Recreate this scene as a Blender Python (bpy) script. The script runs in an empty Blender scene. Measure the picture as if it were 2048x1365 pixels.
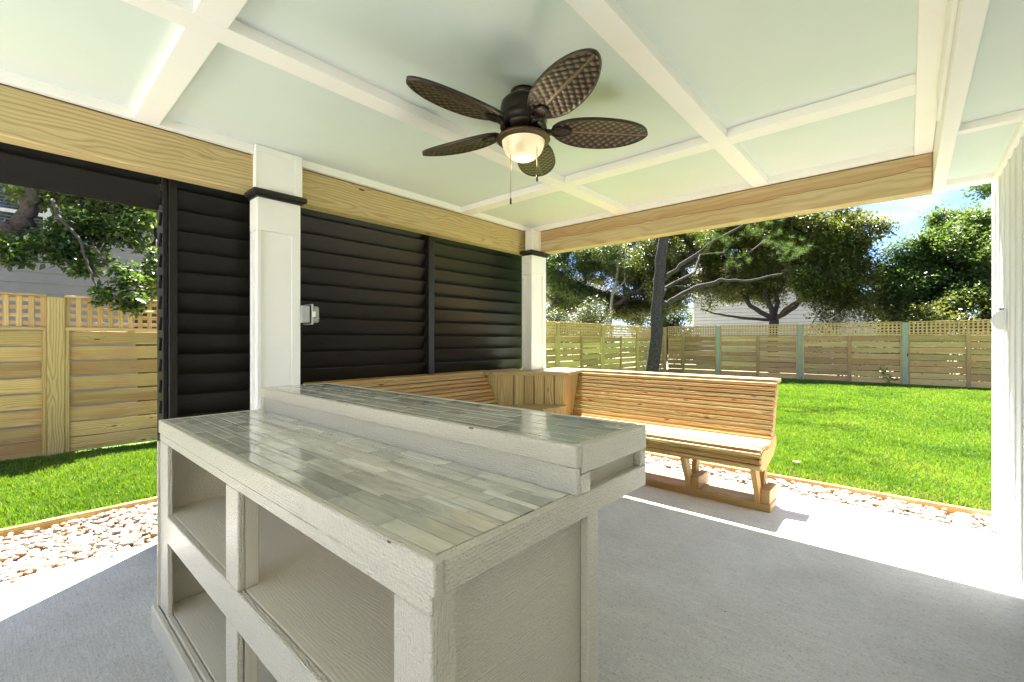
import bpy, bmesh, math, random
import numpy as np
from mathutils import Matrix, Vector, noise

random.seed(7)
RS = np.random.RandomState(11)
S = bpy.context.scene
C = S.collection

# ------------------------------------------------------------------ camera
HEAD = math.radians(41.5)
FPX, CX, CY, EYE = 895.0, 1024.0, 681.0, 1.30
cam_d = bpy.data.cameras.new('camera')
cam_d.lens = FPX / 2048 * 36
cam_d.sensor_width = 36
cam_d.shift_y = (681.0 - 682.5) / 2048
cam_d.clip_start = 0.03
cam_d.clip_end = 2000
cam = bpy.data.objects.new('camera', cam_d)
C.objects.link(cam)
cam.location = (0, 0, EYE)
cam.rotation_euler = (math.pi / 2, 0, HEAD)
S.camera = cam

# ------------------------------------------------------------------ sky and sun
SUN = Vector((-0.27, 0.40, 1.0)).normalized()
SUN_EL = math.asin(SUN.z)
SUN_AZ = math.atan2(SUN.x, SUN.y)          # clockwise from +Y
w = bpy.data.worlds.new('World')
S.world = w
w.use_nodes = True
nt = w.node_tree
nt.nodes.clear()
N = nt.nodes.new
out = N('ShaderNodeOutputWorld')
bg = N('ShaderNodeBackground')
sky = N('ShaderNodeTexSky')
sky.sky_type = 'NISHITA'
sky.sun_disc = False
sky.sun_elevation = SUN_EL
sky.sun_rotation = SUN_AZ
sky.dust_density = 0.15
sky.altitude = 1800
sky.ozone_density = 2.0
tc = N('ShaderNodeTexCoord')
mp = N('ShaderNodeMapping')
mp.inputs['Scale'].default_value = (1, 1, 2.2)
mp.inputs['Location'].default_value = (0.35, 0.1, 0.25)
cn = N('ShaderNodeTexNoise')
cn.inputs['Scale'].default_value = 6.0
cn.inputs['Detail'].default_value = 7
cn.inputs['Roughness'].default_value = 0.55
cr = N('ShaderNodeValToRGB')
cr.color_ramp.elements[0].position = 0.50
cr.color_ramp.elements[0].color = (0, 0, 0, 1)
cr.color_ramp.elements[1].position = 0.62
cr.color_ramp.elements[1].color = (1, 1, 1, 1)
mx = N('ShaderNodeMixRGB')
mx.inputs['Color2'].default_value = (2.5, 2.5, 2.6, 1)
L = nt.links.new
L(tc.outputs['Generated'], mp.inputs['Vector'])
L(mp.outputs['Vector'], cn.inputs['Vector'])
L(cn.outputs['Fac'], cr.inputs['Fac'])
L(cr.outputs['Color'], mx.inputs['Fac'])
tint = N('ShaderNodeMixRGB'); tint.blend_type = 'MULTIPLY'; tint.inputs['Fac'].default_value = 1; tint.inputs['Color2'].default_value = (0.60, 0.69, 0.93, 1)
L(sky.outputs['Color'], tint.inputs['Color1'])
L(tint.outputs['Color'], mx.inputs['Color1'])
L(mx.outputs['Color'], bg.inputs['Color'])
L(bg.outputs['Background'], out.inputs['Surface'])
bg.inputs['Strength'].default_value = 0.056

sun_d = bpy.data.lights.new('sun', 'SUN')
sun_d.energy = 5.0
sun_d.angle = math.radians(0.53)
sun_d.color = (1.0, 0.965, 0.91)
sun = bpy.data.objects.new('sun', sun_d)
C.objects.link(sun)
sun.rotation_euler = SUN.to_track_quat('Z', 'Y').to_euler()
sun.location = (0, 0, 20)

S.view_settings.view_transform = 'Standard'
S.view_settings.look = 'None'
S.view_settings.exposure = 3.1
S.view_settings.gamma = 1
S.render.engine = 'CYCLES'
S.cycles.use_denoising = True
S.cycles.denoiser = 'OPENIMAGEDENOISE'
S.cycles.denoising_input_passes = 'RGB_ALBEDO_NORMAL'
S.cycles.max_bounces = 10
S.cycles.diffuse_bounces = 7
S.cycles.glossy_bounces = 4
S.cycles.transparent_max_bounces = 8
S.cycles.caustics_reflective = False
S.cycles.caustics_refractive = False
S.cycles.sample_clamp_indirect = 6.0

# ------------------------------------------------------------------ pixel helper (authoring only)
FW = Vector((-math.sin(HEAD), math.cos(HEAD), 0))
RT = Vector((math.cos(HEAD), math.sin(HEAD), 0))
def ray(px, py):
    return FW + RT * ((px - CX) / FPX) + Vector((0, 0, (CY - py) / FPX))
def at_y(px, py, y):
    r = ray(px, py); return Vector((0, 0, EYE)) + r * (y / r.y)
def at_x(px, py, x):
    r = ray(px, py); return Vector((0, 0, EYE)) + r * (x / r.x)

# ------------------------------------------------------------------ materials
def new_mat(name):
    m = bpy.data.materials.new(name)
    m.use_nodes = True
    t = m.node_tree
    b = t.nodes['Principled BSDF']
    return m, t, b
def nd(t, typ, **kw):
    n = t.nodes.new(typ)
    for k, v in kw.items():
        if k in n.inputs: n.inputs[k].default_value = v
        else: setattr(n, k, v)
    return n
def ramp(t, stops, interp='LINEAR'):
    n = t.nodes.new('ShaderNodeValToRGB')
    n.color_ramp.interpolation = interp
    e = n.color_ramp.elements
    while len(e) < len(stops): e.new(0.5)
    for i, (p, c) in enumerate(stops):
        e[i].position = p
        e[i].color = (c[0], c[1], c[2], 1) if not isinstance(c, (int, float)) else (c, c, c, 1)
    return n
def mathn(t, op, a=None, b=None):
    n = t.nodes.new('ShaderNodeMath'); n.operation = op
    for i, v in enumerate((a, b)):
        if v is None: continue
        if isinstance(v, (int, float)): n.inputs[i].default_value = v
        else: t.links.new(v, n.inputs[i])
    return n
def board_coords(t, jitter=True):
    """object coordinates (X runs along the board) shifted by a per-object random amount"""
    tc = nd(t, 'ShaderNodeTexCoord')
    if not jitter: return tc.outputs['Object'], None
    oi = nd(t, 'ShaderNodeObjectInfo')
    cm = nd(t, 'ShaderNodeCombineXYZ')
    a = mathn(t, 'MULTIPLY', oi.outputs['Random'], 37.0)
    b = mathn(t, 'MULTIPLY', oi.outputs['Random'], 91.0)
    fr = mathn(t, 'FRACT', b.outputs[0])
    b2 = mathn(t, 'MULTIPLY', fr.outputs[0], 0.11)
    b3 = mathn(t, 'ADD', b2.outputs[0], 0.012)
    t.links.new(a.outputs[0], cm.inputs[0]); t.links.new(b3.outputs[0], cm.inputs[1]); t.links.new(b3.outputs[0], cm.inputs[2])
    va = nd(t, 'ShaderNodeVectorMath', operation='ADD')
    t.links.new(tc.outputs['Object'], va.inputs[0]); t.links.new(cm.outputs[0], va.inputs[1])
    return va.outputs[0], oi.outputs['Random']
def pine(name, light, dark, red, knots=1.0, ring=75.0, var=1.0, rough=0.6, kscale=1.0, crack=False):
    m, t, b = new_mat(name)
    k = t.links.new
    v, rnd = board_coords(t)
    # slow wander of the rings along the board
    mp = nd(t, 'ShaderNodeMapping'); mp.inputs['Scale'].default_value = (0.9, 3.5, 3.5); k(v, mp.inputs[0])
    n1 = nd(t, 'ShaderNodeTexNoise', Scale=1.6, Detail=3.0, Roughness=0.45); k(mp.outputs[0], n1.inputs['Vector'])
    sep = nd(t, 'ShaderNodeSeparateXYZ'); k(v, sep.inputs[0])
    y2 = mathn(t, 'MULTIPLY', sep.outputs[1], sep.outputs[1]); z2 = mathn(t, 'MULTIPLY', sep.outputs[2], sep.outputs[2])
    rr = mathn(t, 'SQRT', mathn(t, 'ADD', y2.outputs[0], z2.outputs[0]).outputs[0])
    # knots: sparse points that bend the grain and show as dark ovals
    mk = nd(t, 'ShaderNodeMapping'); mk.inputs['Scale'].default_value = (1.7 * kscale, 6.0 * kscale, 6.0 * kscale); k(v, mk.inputs[0])
    vo = nd(t, 'ShaderNodeTexVoronoi', Scale=1.0, Randomness=1.0); k(mk.outputs[0], vo.inputs['Vector'])
    kn = ramp(t, [(0.0, 1.0), (0.075, 0.95), (0.10, 0.0)]); k(vo.outputs['Distance'], kn.inputs[0])
    halo = ramp(t, [(0.0, 1.0), (0.45, 0.0)]); halo.color_ramp.interpolation = 'EASE'; k(vo.outputs['Distance'], halo.inputs[0])
    ph = mathn(t, 'ADD', mathn(t, 'MULTIPLY', rr.outputs[0], ring * 6.283).outputs[0], mathn(t, 'MULTIPLY', n1.outputs['Fac'], 26.0).outputs[0])
    ph = mathn(t, 'ADD', ph.outputs[0], mathn(t, 'MULTIPLY', halo.outputs[0], 9.0 * knots).outputs[0])
    sn = mathn(t, 'SINE', ph.outputs[0])
    s01 = mathn(t, 'MULTIPLY_ADD', sn.outputs[0], 0.5); s01.inputs[2].default_value = 0.5
    pw = mathn(t, 'POWER', s01.outputs[0], 2.2)
    # fine fibres
    mf = nd(t, 'ShaderNodeMapping'); mf.inputs['Scale'].default_value = (4, 160, 160); k(v, mf.inputs[0])
    nf = nd(t, 'ShaderNodeTexNoise', Scale=1.0, Detail=2.0); k(mf.outputs[0], nf.inputs['Vector'])
    mix1 = nd(t, 'ShaderNodeMixRGB'); mix1.inputs[1].default_value = (*light, 1); mix1.inputs[2].default_value = (*dark, 1)
    f1 = mathn(t, 'MULTIPLY', pw.outputs[0], 0.85); k(f1.outputs[0], mix1.inputs[0])
    # heartwood (reddish) bands, more on some boards
    mh = nd(t, 'ShaderNodeMapping'); mh.inputs['Scale'].default_value = (0.5, 9, 9); k(v, mh.inputs[0])
    nh = nd(t, 'ShaderNodeTexNoise', Scale=1.3, Detail=2.0); k(mh.outputs[0], nh.inputs['Vector'])
    rn = mathn(t, 'MULTIPLY', rnd, 7.31); rf = mathn(t, 'FRACT', rn.outputs[0])
    hsum = mathn(t, 'ADD', nh.outputs['Fac'], mathn(t, 'MULTIPLY', rf.outputs[0], 0.34 * var).outputs[0])
    hr = ramp(t, [(0.60, 0.0), (0.78, 1.0)]); k(hsum.outputs[0], hr.inputs[0])
    mix2 = nd(t, 'ShaderNodeMixRGB'); k(mix1.outputs[0], mix2.inputs[1]); mix2.inputs[2].default_value = (*red, 1)
    f2 = mathn(t, 'MULTIPLY', hr.outputs[0], 0.62); k(f2.outputs[0], mix2.inputs[0])
    mix3 = nd(t, 'ShaderNodeMixRGB', blend_type='MULTIPLY'); k(mix2.outputs[0], mix3.inputs[1])
    fr = ramp(t, [(0.25, 0.80), (0.75, 1.08)]); k(nf.outputs['Fac'], fr.inputs[0]); k(fr.outputs[0], mix3.inputs[2]); mix3.inputs[0].default_value = 1
    # weathering, greenish treatment patches
    ng = nd(t, 'ShaderNodeTexNoise', Scale=3.2, Detail=4.0); k(v, ng.inputs['Vector'])
    gr = ramp(t, [(0.48, 0.0), (0.8, 0.5)]); k(ng.outputs['Fac'], gr.inputs[0])
    mix4 = nd(t, 'ShaderNodeMixRGB'); k(gr.outputs[0], mix4.inputs[0]); k(mix3.outputs[0], mix4.inputs[1])
    mix4.inputs[2].default_value = (light[0] * 0.80, light[1] * 0.92, light[2] * 0.85, 1)
    kmask = mathn(t, 'MULTIPLY', kn.outputs[0], knots)
    # only some cells carry a knot
    kc = nd(t, 'ShaderNodeSeparateColor'); k(vo.outputs['Color'], kc.inputs[0])
    gt = mathn(t, 'GREATER_THAN', kc.outputs[0], 0.25); kmask = mathn(t, 'MULTIPLY', kmask.outputs[0], gt.outputs[0])
    mix5 = nd(t, 'ShaderNodeMixRGB'); k(kmask.outputs[0], mix5.inputs[0]); k(mix4.outputs[0], mix5.inputs[1]); mix5.inputs[2].default_value = (0.085, 0.035, 0.014, 1)
    # board to board brightness
    rv = mathn(t, 'MULTIPLY_ADD', rnd, 0.34 * var); rv.inputs[2].default_value = 1.0 - 0.19 * var
    mix6 = nd(t, 'ShaderNodeMixRGB', blend_type='MULTIPLY'); mix6.inputs[0].default_value = 1; k(mix5.outputs[0], mix6.inputs[1]); k(rv.outputs[0], mix6.inputs[2])
    last = mix6.outputs[0]
    if crack:
        tco = nd(t, 'ShaderNodeTexCoord'); so = nd(t, 'ShaderNodeSeparateXYZ'); k(tco.outputs['Object'], so.inputs[0])
        cx = nd(t, 'ShaderNodeCombineXYZ'); k(so.outputs[0], cx.inputs[0])
        nl = nd(t, 'ShaderNodeTexNoise', Scale=0.9, Detail=5.0, Roughness=0.55); k(cx.outputs[0], nl.inputs['Vector'])
        off = mathn(t, 'MULTIPLY_ADD', nl.outputs['Fac'], 0.16); off.inputs[2].default_value = -0.065
        dz = mathn(t, 'SUBTRACT', so.outputs[2], off.outputs[0])
        ab = mathn(t, 'ABSOLUTE', dz.outputs[0])
        lt = ramp(t, [(0.0, 1.0), (0.0028, 0.0)]); k(ab.outputs[0], lt.inputs[0])
        tone_ = ramp(t, [(0.0, 0.0), (0.01, 0.55), (0.06, 0.25), (0.14, 0.0)]); k(dz.outputs[0], tone_.inputs[0])
        ma_ = nd(t, 'ShaderNodeMixRGB'); k(tone_.outputs[0], ma_.inputs[0]); k(last, ma_.inputs[1]); ma_.inputs[2].default_value = (0.40, 0.19, 0.07, 1)
        mb_ = nd(t, 'ShaderNodeMixRGB'); k(lt.outputs[0], mb_.inputs[0]); k(ma_.outputs[0], mb_.inputs[1]); mb_.inputs[2].default_value = (0.10, 0.045, 0.02, 1)
        last = mb_.outputs[0]
    k(last, b.inputs['Base Color'])
    b.inputs['Roughness'].default_value = rough
    b.inputs['Specular IOR Level'].default_value = 0.3
    bp = nd(t, 'ShaderNodeBump', Strength=0.25, Distance=0.002)
    hs = mathn(t, 'ADD', mathn(t, 'MULTIPLY', pw.outputs[0], 0.6).outputs[0], nf.outputs['Fac'])
    k(hs.outputs[0], bp.inputs['Height']); k(bp.outputs[0], b.inputs['Normal'])
    return m

M = {}
M['pine_beam'] = pine('yellow_pine_beam', (0.60, 0.475, 0.245), (0.43, 0.30, 0.125), (0.50, 0.34, 0.15), ring=46, var=0.2, kscale=1.7)
M['pine_beam_red'] = pine('knotty_pine_beam', (0.60, 0.48, 0.28), (0.47, 0.34, 0.17), (0.50, 0.33, 0.17), ring=30, var=0.3, kscale=0.9, crack=True)
M['pine_bench'] = pine('bench_pine', (0.50, 0.36, 0.155), (0.30, 0.18, 0.06), (0.38, 0.17, 0.045), ring=85, var=0.9, kscale=2.1)
M['pine_planter'] = pine('planter_pine', (0.55, 0.43, 0.20), (0.31, 0.21, 0.09), (0.52, 0.30, 0.11), ring=70, var=0.8)
M['pine_fence'] = pine('fence_pine', (0.68, 0.47, 0.175), (0.45, 0.275, 0.085), (0.44, 0.205, 0.085), ring=60, var=1.4, kscale=1.7)
M['pine_post'] = pine('fence_post_pine', (0.60, 0.43, 0.17), (0.38, 0.23, 0.08), (0.46, 0.26, 0.10), ring=40, var=0.3)
M['green_post'] = pine('treated_green_post', (0.42, 0.41, 0.26), (0.27, 0.31, 0.19), (0.30, 0.38, 0.31), ring=45, var=0.4)
M['lattice_pine'] = pine('lattice_pine', (0.70, 0.46, 0.19), (0.5, 0.29, 0.10), (0.5, 0.27, 0.10), ring=70, var=0.7, knots=0.6)

def painted(name, col, rough=0.35, bump=0.5, scale=1.0, spec=0.5, grain=1.0, dist=0.0035, fine=0.45, freq=330.0, cvar=0.96, fscale=90.0):
    """glossy paint over boards with a pressed wood-grain texture"""
    m, t, b = new_mat(name)
    k = t.links.new
    v, rnd = board_coords(t)
    mp = nd(t, 'ShaderNodeMapping'); mp.inputs['Scale'].default_value = (1.3 * scale, 5.0 * scale, 5.0 * scale); k(v, mp.inputs[0])
    n1 = nd(t, 'ShaderNodeTexNoise', Scale=1.5, Detail=3.0, Roughness=0.5); k(mp.outputs[0], n1.inputs['Vector'])
    sep = nd(t, 'ShaderNodeSeparateXYZ'); k(v, sep.inputs[0])
    rr = mathn(t, 'ADD', sep.outputs[1], sep.outputs[2])
    ph = mathn(t, 'ADD', mathn(t, 'MULTIPLY', rr.outputs[0], freq * scale).outputs[0], mathn(t, 'MULTIPLY', n1.outputs['Fac'], 62.0).outputs[0])
    sn = mathn(t, 'SINE', ph.outputs[0])
    s1 = mathn(t, 'MULTIPLY_ADD', sn.outputs[0], 0.5); s1.inputs[2].default_value = 0.5
    pw = mathn(t, 'POWER', s1.outputs[0], 0.6)
    # breaks in the grain lines
    mb = nd(t, 'ShaderNodeMapping'); mb.inputs['Scale'].default_value = (14, 60, 60); k(v, mb.inputs[0])
    nb = nd(t, 'ShaderNodeTexNoise', Scale=1.0, Detail=3.0, Roughness=0.6); k(mb.outputs[0], nb.inputs['Vector'])
    mb2 = nd(t, 'ShaderNodeMapping'); mb2.inputs['Scale'].default_value = (fscale, 170, 170); k(v, mb2.inputs[0])
    nb2 = nd(t, 'ShaderNodeTexNoise', Scale=1.0, Detail=2.0, Roughness=0.7); k(mb2.outputs[0], nb2.inputs['Vector'])
    big = nd(t, 'ShaderNodeTexNoise', Scale=5.0, Detail=2.0); k(v, big.inputs['Vector'])
    bigr = ramp(t, [(0.35, 0.25), (0.65, 1.0)]); k(big.outputs['Fac'], bigr.inputs[0])
    h = mathn(t, 'MULTIPLY', pw.outputs[0], bigr.outputs[0])
    h = mathn(t, 'MULTIPLY', h.outputs[0], 0.7 * grain)
    h = mathn(t, 'ADD', h.outputs[0], mathn(t, 'MULTIPLY', nb.outputs['Fac'], 1.0).outputs[0])
    h = mathn(t, 'ADD', h.outputs[0], mathn(t, 'MULTIPLY', nb2.outputs['Fac'], fine).outputs[0])
    bp = nd(t, 'ShaderNodeBump', Strength=bump, Distance=dist); k(h.outputs[0], bp.inputs['Height']); k(bp.outputs[0], b.inputs['Normal'])
    # colour slightly darker where the relief is low
    cr2 = ramp(t, [(0.4, tuple(c * cvar for c in col)), (1.0, col)]); k(h.outputs[0], cr2.inputs[0])
    nn = nd(t, 'ShaderNodeTexNoise', Scale=2.5, Detail=4.0); k(v, nn.inputs['Vector'])
    nr = ramp(t, [(0.3, 0.965), (0.7, 1.0)]); k(nn.outputs['Fac'], nr.inputs[0])
    mm = nd(t, 'ShaderNodeMixRGB', blend_type='MULTIPLY'); mm.inputs[0].default_value = 1; k(cr2.outputs[0], mm.inputs[1]); k(nr.outputs[0], mm.inputs[2])
    k(mm.outputs[0], b.inputs['Base Color'])
    b.inputs['Roughness'].default_value = rough
    b.inputs['Specular IOR Level'].default_value = spec
    return m
M['bar_paint'] = painted('greige_textured_paint', (0.71, 0.66, 0.55), rough=0.22, bump=0.95, spec=0.65, dist=0.0034, fine=2.3, freq=900.0, cvar=0.96, grain=0.6, fscale=150.0)
M['bar_inner'] = painted('greige_shelf_paint', (0.70, 0.65, 0.54), rough=0.3, bump=0.5, spec=0.5, dist=0.0018, fine=1.0, freq=700.0, cvar=0.97)
M['trim_white'] = painted('white_trim_paint', (0.93, 0.915, 0.89), rough=0.45, bump=0.3, spec=0.35, dist=0.0012, freq=900.0, cvar=0.99)
M['post_white'] = painted('white_post_paint', (0.90, 0.89, 0.865), rough=0.42, bump=0.10, spec=0.4, dist=0.001, freq=900.0, cvar=0.99)
M['louver'] = painted('black_brown_stain', (0.011, 0.0088, 0.0072), rough=0.42, bump=0.22, spec=0.35, dist=0.002)
M['black_cap'] = painted('black_cap_paint', (0.014, 0.012, 0.011), rough=0.35, bump=0.1, spec=0.5, dist=0.001)
M['wall_white'] = painted('white_wall_siding', (0.80, 0.81, 0.79), rough=0.5, bump=0.08, spec=0.3, dist=0.001)

def plain(name, col, rough=0.5, metallic=0.0, bump=0, bscale=40, var=0.0, spec=0.5):
    m, t, b = new_mat(name)
    b.inputs['Roughness'].default_value = rough
    b.inputs['Metallic'].default_value = metallic
    b.inputs['Specular IOR Level'].default_value = spec
    tc = nd(t, 'ShaderNodeTexCoord')
    n = nd(t, 'ShaderNodeTexNoise', Scale=bscale, Detail=4.0); t.links.new(tc.outputs['Object'], n.inputs['Vector'])
    r = ramp(t, [(0.3, tuple(c * (1 - var) for c in col)), (0.7, tuple(min(1, c * (1 + var * 0.5)) for c in col))])
    t.links.new(n.outputs['Fac'], r.inputs[0]); t.links.new(r.outputs[0], b.inputs['Base Color'])
    if bump:
        bp = nd(t, 'ShaderNodeBump', Strength=bump, Distance=0.002); t.links.new(n.outputs['Fac'], bp.inputs['Height']); t.links.new(bp.outputs[0], b.inputs['Normal'])
    return m
M['ceiling'] = plain('pale_mint_ceiling_paint', (0.69, 0.765, 0.735), rough=0.42, bump=0.05, bscale=3, var=0.02, spec=0.35)
M['shaft_dark'] = plain('dark_gap', (0.02, 0.02, 0.02))
M['bronze'] = plain('oil_rubbed_bronze', (0.022, 0.014, 0.009), rough=0.32, metallic=0.35, bscale=60, var=0.3)
M['bronze_brown'] = plain('brown_filigree', (0.10, 0.058, 0.032), rough=0.42, metallic=0.2, bscale=300, var=0.5, bump=0.4)
M['chain'] = plain('brass_chain', (0.25, 0.18, 0.10), rough=0.3, metallic=0.9)
M['grey_box'] = plain('grey_plastic', (0.42, 0.44, 0.42), rough=0.4)
M['grout'] = plain('sandy_grout', (0.52, 0.49, 0.40), rough=0.8, bump=0.4, bscale=300, var=0.15)
M['dirt'] = plain('dirt', (0.16, 0.12, 0.08), rough=0.95, bump=0.6, bscale=25, var=0.4)
M['clear'] = None
m, t, b = new_mat('clear_cover'); b.inputs['Base Color'].default_value = (0.75, 0.76, 0.70, 1); b.inputs['Roughness'].default_value = 0.15; b.inputs['Alpha'].default_value = 0.45
M['clear'] = m

# woven fan blade
def blade_mat():
    m, t, b = new_mat('woven_blade')
    tc = nd(t, 'ShaderNodeTexCoord')
    at = nd(t, 'ShaderNodeAttribute', attribute_name='weave')
    n = nd(t, 'ShaderNodeTexNoise', Scale=120.0, Detail=3.0); t.links.new(tc.outputs['Object'], n.inputs['Vector'])
    r = ramp(t, [(0.0, (0.007, 0.004, 0.0025)), (0.35, (0.022, 0.014, 0.008)), (1.0, (0.17, 0.118, 0.078))])  # paints highlights on the raised strands and shade in the creases between them
    t.links.new(at.outputs['Fac'], r.inputs[0])
    r2 = ramp(t, [(0.3, 0.7), (0.7, 1.15)]); t.links.new(n.outputs['Fac'], r2.inputs[0])
    mm = nd(t, 'ShaderNodeMixRGB', blend_type='MULTIPLY'); mm.inputs[0].default_value = 1
    t.links.new(r.outputs[0], mm.inputs[1]); t.links.new(r2.outputs[0], mm.inputs[2]); t.links.new(mm.outputs[0], b.inputs['Base Color'])
    b.inputs['Roughness'].default_value = 0.38
    return m
M['blade'] = blade_mat()

# glowing glass bowl
m, t, b = new_mat('lit_frosted_glass')
b.inputs['Base Color'].default_value = (0.45, 0.40, 0.30, 1); b.inputs['Roughness'].default_value = 0.25
b.inputs['Emission Color'].default_value = (1.0, 0.76, 0.43, 1); b.inputs['Emission Strength'].default_value = 0.30
tc = nd(t, 'ShaderNodeTexCoord'); sp = nd(t, 'ShaderNodeSeparateXYZ'); t.links.new(tc.outputs['Object'], sp.inputs[0])
n = nd(t, 'ShaderNodeTexNoise', Scale=9.0, Detail=1.0); t.links.new(tc.outputs['Object'], n.inputs['Vector'])
r = ramp(t, [(0.35, 0.055), (0.65, 0.125)]); t.links.new(n.outputs['Fac'], r.inputs[0]); t.links.new(r.outputs[0], b.inputs['Emission Strength'])
M['bowl'] = m

# glass tile
def tile_mat():
    m, t, b = new_mat('glass_stone_tile')
    oi = nd(t, 'ShaderNodeObjectInfo')
    r = ramp(t, [(0.0, (0.43, 0.43, 0.37)), (0.10, (0.52, 0.51, 0.44)), (0.36, (0.60, 0.585, 0.50)), (0.55, (0.60, 0.575, 0.50)), (0.72, (0.67, 0.65, 0.57)), (0.88, (0.55, 0.525, 0.45)), (0.95, (0.74, 0.73, 0.66))], 'CONSTANT')
    t.links.new(oi.outputs['Random'], r.inputs[0])
    tc = nd(t, 'ShaderNodeTexCoord')
    mp = nd(t, 'ShaderNodeMapping'); mp.inputs['Scale'].default_value = (5, 22, 22)
    va = nd(t, 'ShaderNodeVectorMath', operation='ADD'); t.links.new(tc.outputs['Object'], va.inputs[0])
    sc = nd(t, 'ShaderNodeVectorMath', operation='SCALE'); t.links.new(oi.outputs['Location'], sc.inputs[0]); sc.inputs['Scale'].default_value = 3.7
    t.links.new(sc.outputs[0], va.inputs[1]); t.links.new(va.outputs[0], mp.inputs[0])
    n = nd(t, 'ShaderNodeTexNoise', Scale=1.0, Detail=5.0, Roughness=0.6, Distortion=1.4); t.links.new(mp.outputs[0], n.inputs['Vector'])
    r2 = ramp(t, [(0.3, 0.80), (0.7, 1.18)]); t.links.new(n.outputs['Fac'], r2.inputs[0])
    mm = nd(t, 'ShaderNodeMixRGB', blend_type='MULTIPLY'); mm.inputs[0].default_value = 1
    t.links.new(r.outputs[0], mm.inputs[1]); t.links.new(r2.outputs[0], mm.inputs[2]); t.links.new(mm.outputs[0], b.inputs['Base Color'])
    b.inputs['Roughness'].default_value = 0.09
    b.inputs['Specular IOR Level'].default_value = 0.6
    b.inputs['Coat Weight'].default_value = 0.35; b.inputs['Coat Roughness'].default_value = 0.03
    bp = nd(t, 'ShaderNodeBump', Strength=0.06, Distance=0.002); n2 = nd(t, 'ShaderNodeTexNoise', Scale=18.0, Detail=2.0)
    t.links.new(va.outputs[0], n2.inputs['Vector']); t.links.new(n2.outputs['Fac'], bp.inputs['Height']); t.links.new(bp.outputs[0], b.inputs['Normal'])
    return m
M['tile'] = tile_mat()

# concrete with broom finish
m, t, b = new_mat('broomed_concrete')
tc = nd(t, 'ShaderNodeTexCoord')
mp = nd(t, 'ShaderNodeMapping'); mp.inputs['Scale'].default_value = (16, 240, 60); mp.inputs['Rotation'].default_value = (0, 0, 0.03)
t.links.new(tc.outputs['Object'], mp.inputs[0])
n1 = nd(t, 'ShaderNodeTexNoise', Scale=1.0, Detail=5.0, Roughness=0.65); t.links.new(mp.outputs[0], n1.inputs['Vector'])
n2 = nd(t, 'ShaderNodeTexNoise', Scale=1.1, Detail=5.0, Roughness=0.6); t.links.new(tc.outputs['Object'], n2.inputs['Vector'])
n3 = nd(t, 'ShaderNodeTexNoise', Scale=95.0, Detail=4.0, Roughness=0.7); t.links.new(tc.outputs['Object'], n3.inputs['Vector'])
r1 = ramp(t, [(0.30, 0.80), (0.55, 1.0), (0.8, 1.10)]); t.links.new(n1.outputs['Fac'], r1.inputs[0])
r2 = ramp(t, [(0.33, (0.53, 0.52, 0.50)), (0.50, (0.62, 0.61, 0.59)), (0.66, (0.68, 0.67, 0.65))]); t.links.new(n2.outputs['Fac'], r2.inputs[0])
r3 = ramp(t, [(0.28, 0.35), (0.42, 0.92), (0.60, 1.0), (0.72, 1.25)]); t.links.new(n3.outputs['Fac'], r3.inputs[0])
ma = nd(t, 'ShaderNodeMixRGB', blend_type='MULTIPLY'); ma.inputs[0].default_value = 1; t.links.new(r2.outputs[0], ma.inputs[1]); t.links.new(r1.outputs[0], ma.inputs[2])
mb = nd(t, 'ShaderNodeMixRGB', blend_type='MULTIPLY'); mb.inputs[0].default_value = 0.85; t.links.new(ma.outputs[0], mb.inputs[1]); t.links.new(r3.outputs[0], mb.inputs[2])
t.links.new(mb.outputs[0], b.inputs['Base Color']); b.inputs['Roughness'].default_value = 0.85; b.inputs['Specular IOR Level'].default_value = 0.25
bp = nd(t, 'ShaderNodeBump', Strength=0.55, Distance=0.003); t.links.new(n1.outputs['Fac'], bp.inputs['Height']); t.links.new(bp.outputs[0], b.inputs['Normal'])
M['concrete'] = m

# pebbles
def pebble_mat(use_attr):
    m, t, b = new_mat('river_pebble' + ('_mass' if use_attr else ''))
    if use_attr:
        a = nd(t, 'ShaderNodeAttribute', attribute_name='tone'); src = a.outputs['Fac']
    else:
        a = nd(t, 'ShaderNodeObjectInfo'); src = a.outputs['Random']
    r = ramp(t, [(0.0, (0.34, 0.29, 0.22)), (0.22, (0.44, 0.40, 0.34)), (0.40, (0.33, 0.20, 0.105)), (0.50, (0.50, 0.47, 0.42)), (0.64, (0.34, 0.24, 0.165)), (0.77, (0.24, 0.215, 0.195)), (0.84, (0.42, 0.32, 0.22)), (0.92, (0.25, 0.125, 0.065))], 'CONSTANT')
    t.links.new(src, r.inputs[0])
    tc = nd(t, 'ShaderNodeTexCoord'); n = nd(t, 'ShaderNodeTexNoise', Scale=38.0, Detail=4.0); t.links.new(tc.outputs['Object'], n.inputs['Vector'])
    r2 = ramp(t, [(0.3, 0.75), (0.7, 1.12)]); t.links.new(n.outputs['Fac'], r2.inputs[0])
    mm = nd(t, 'ShaderNodeMixRGB', blend_type='MULTIPLY'); mm.inputs[0].default_value = 1
    t.links.new(r.outputs[0], mm.inputs[1]); t.links.new(r2.outputs[0], mm.inputs[2]); t.links.new(mm.outputs[0], b.inputs['Base Color'])
    b.inputs['Roughness'].default_value = 0.6
    return m
M['pebble'] = pebble_mat(False); M['pebble_mass'] = pebble_mat(True)

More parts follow.
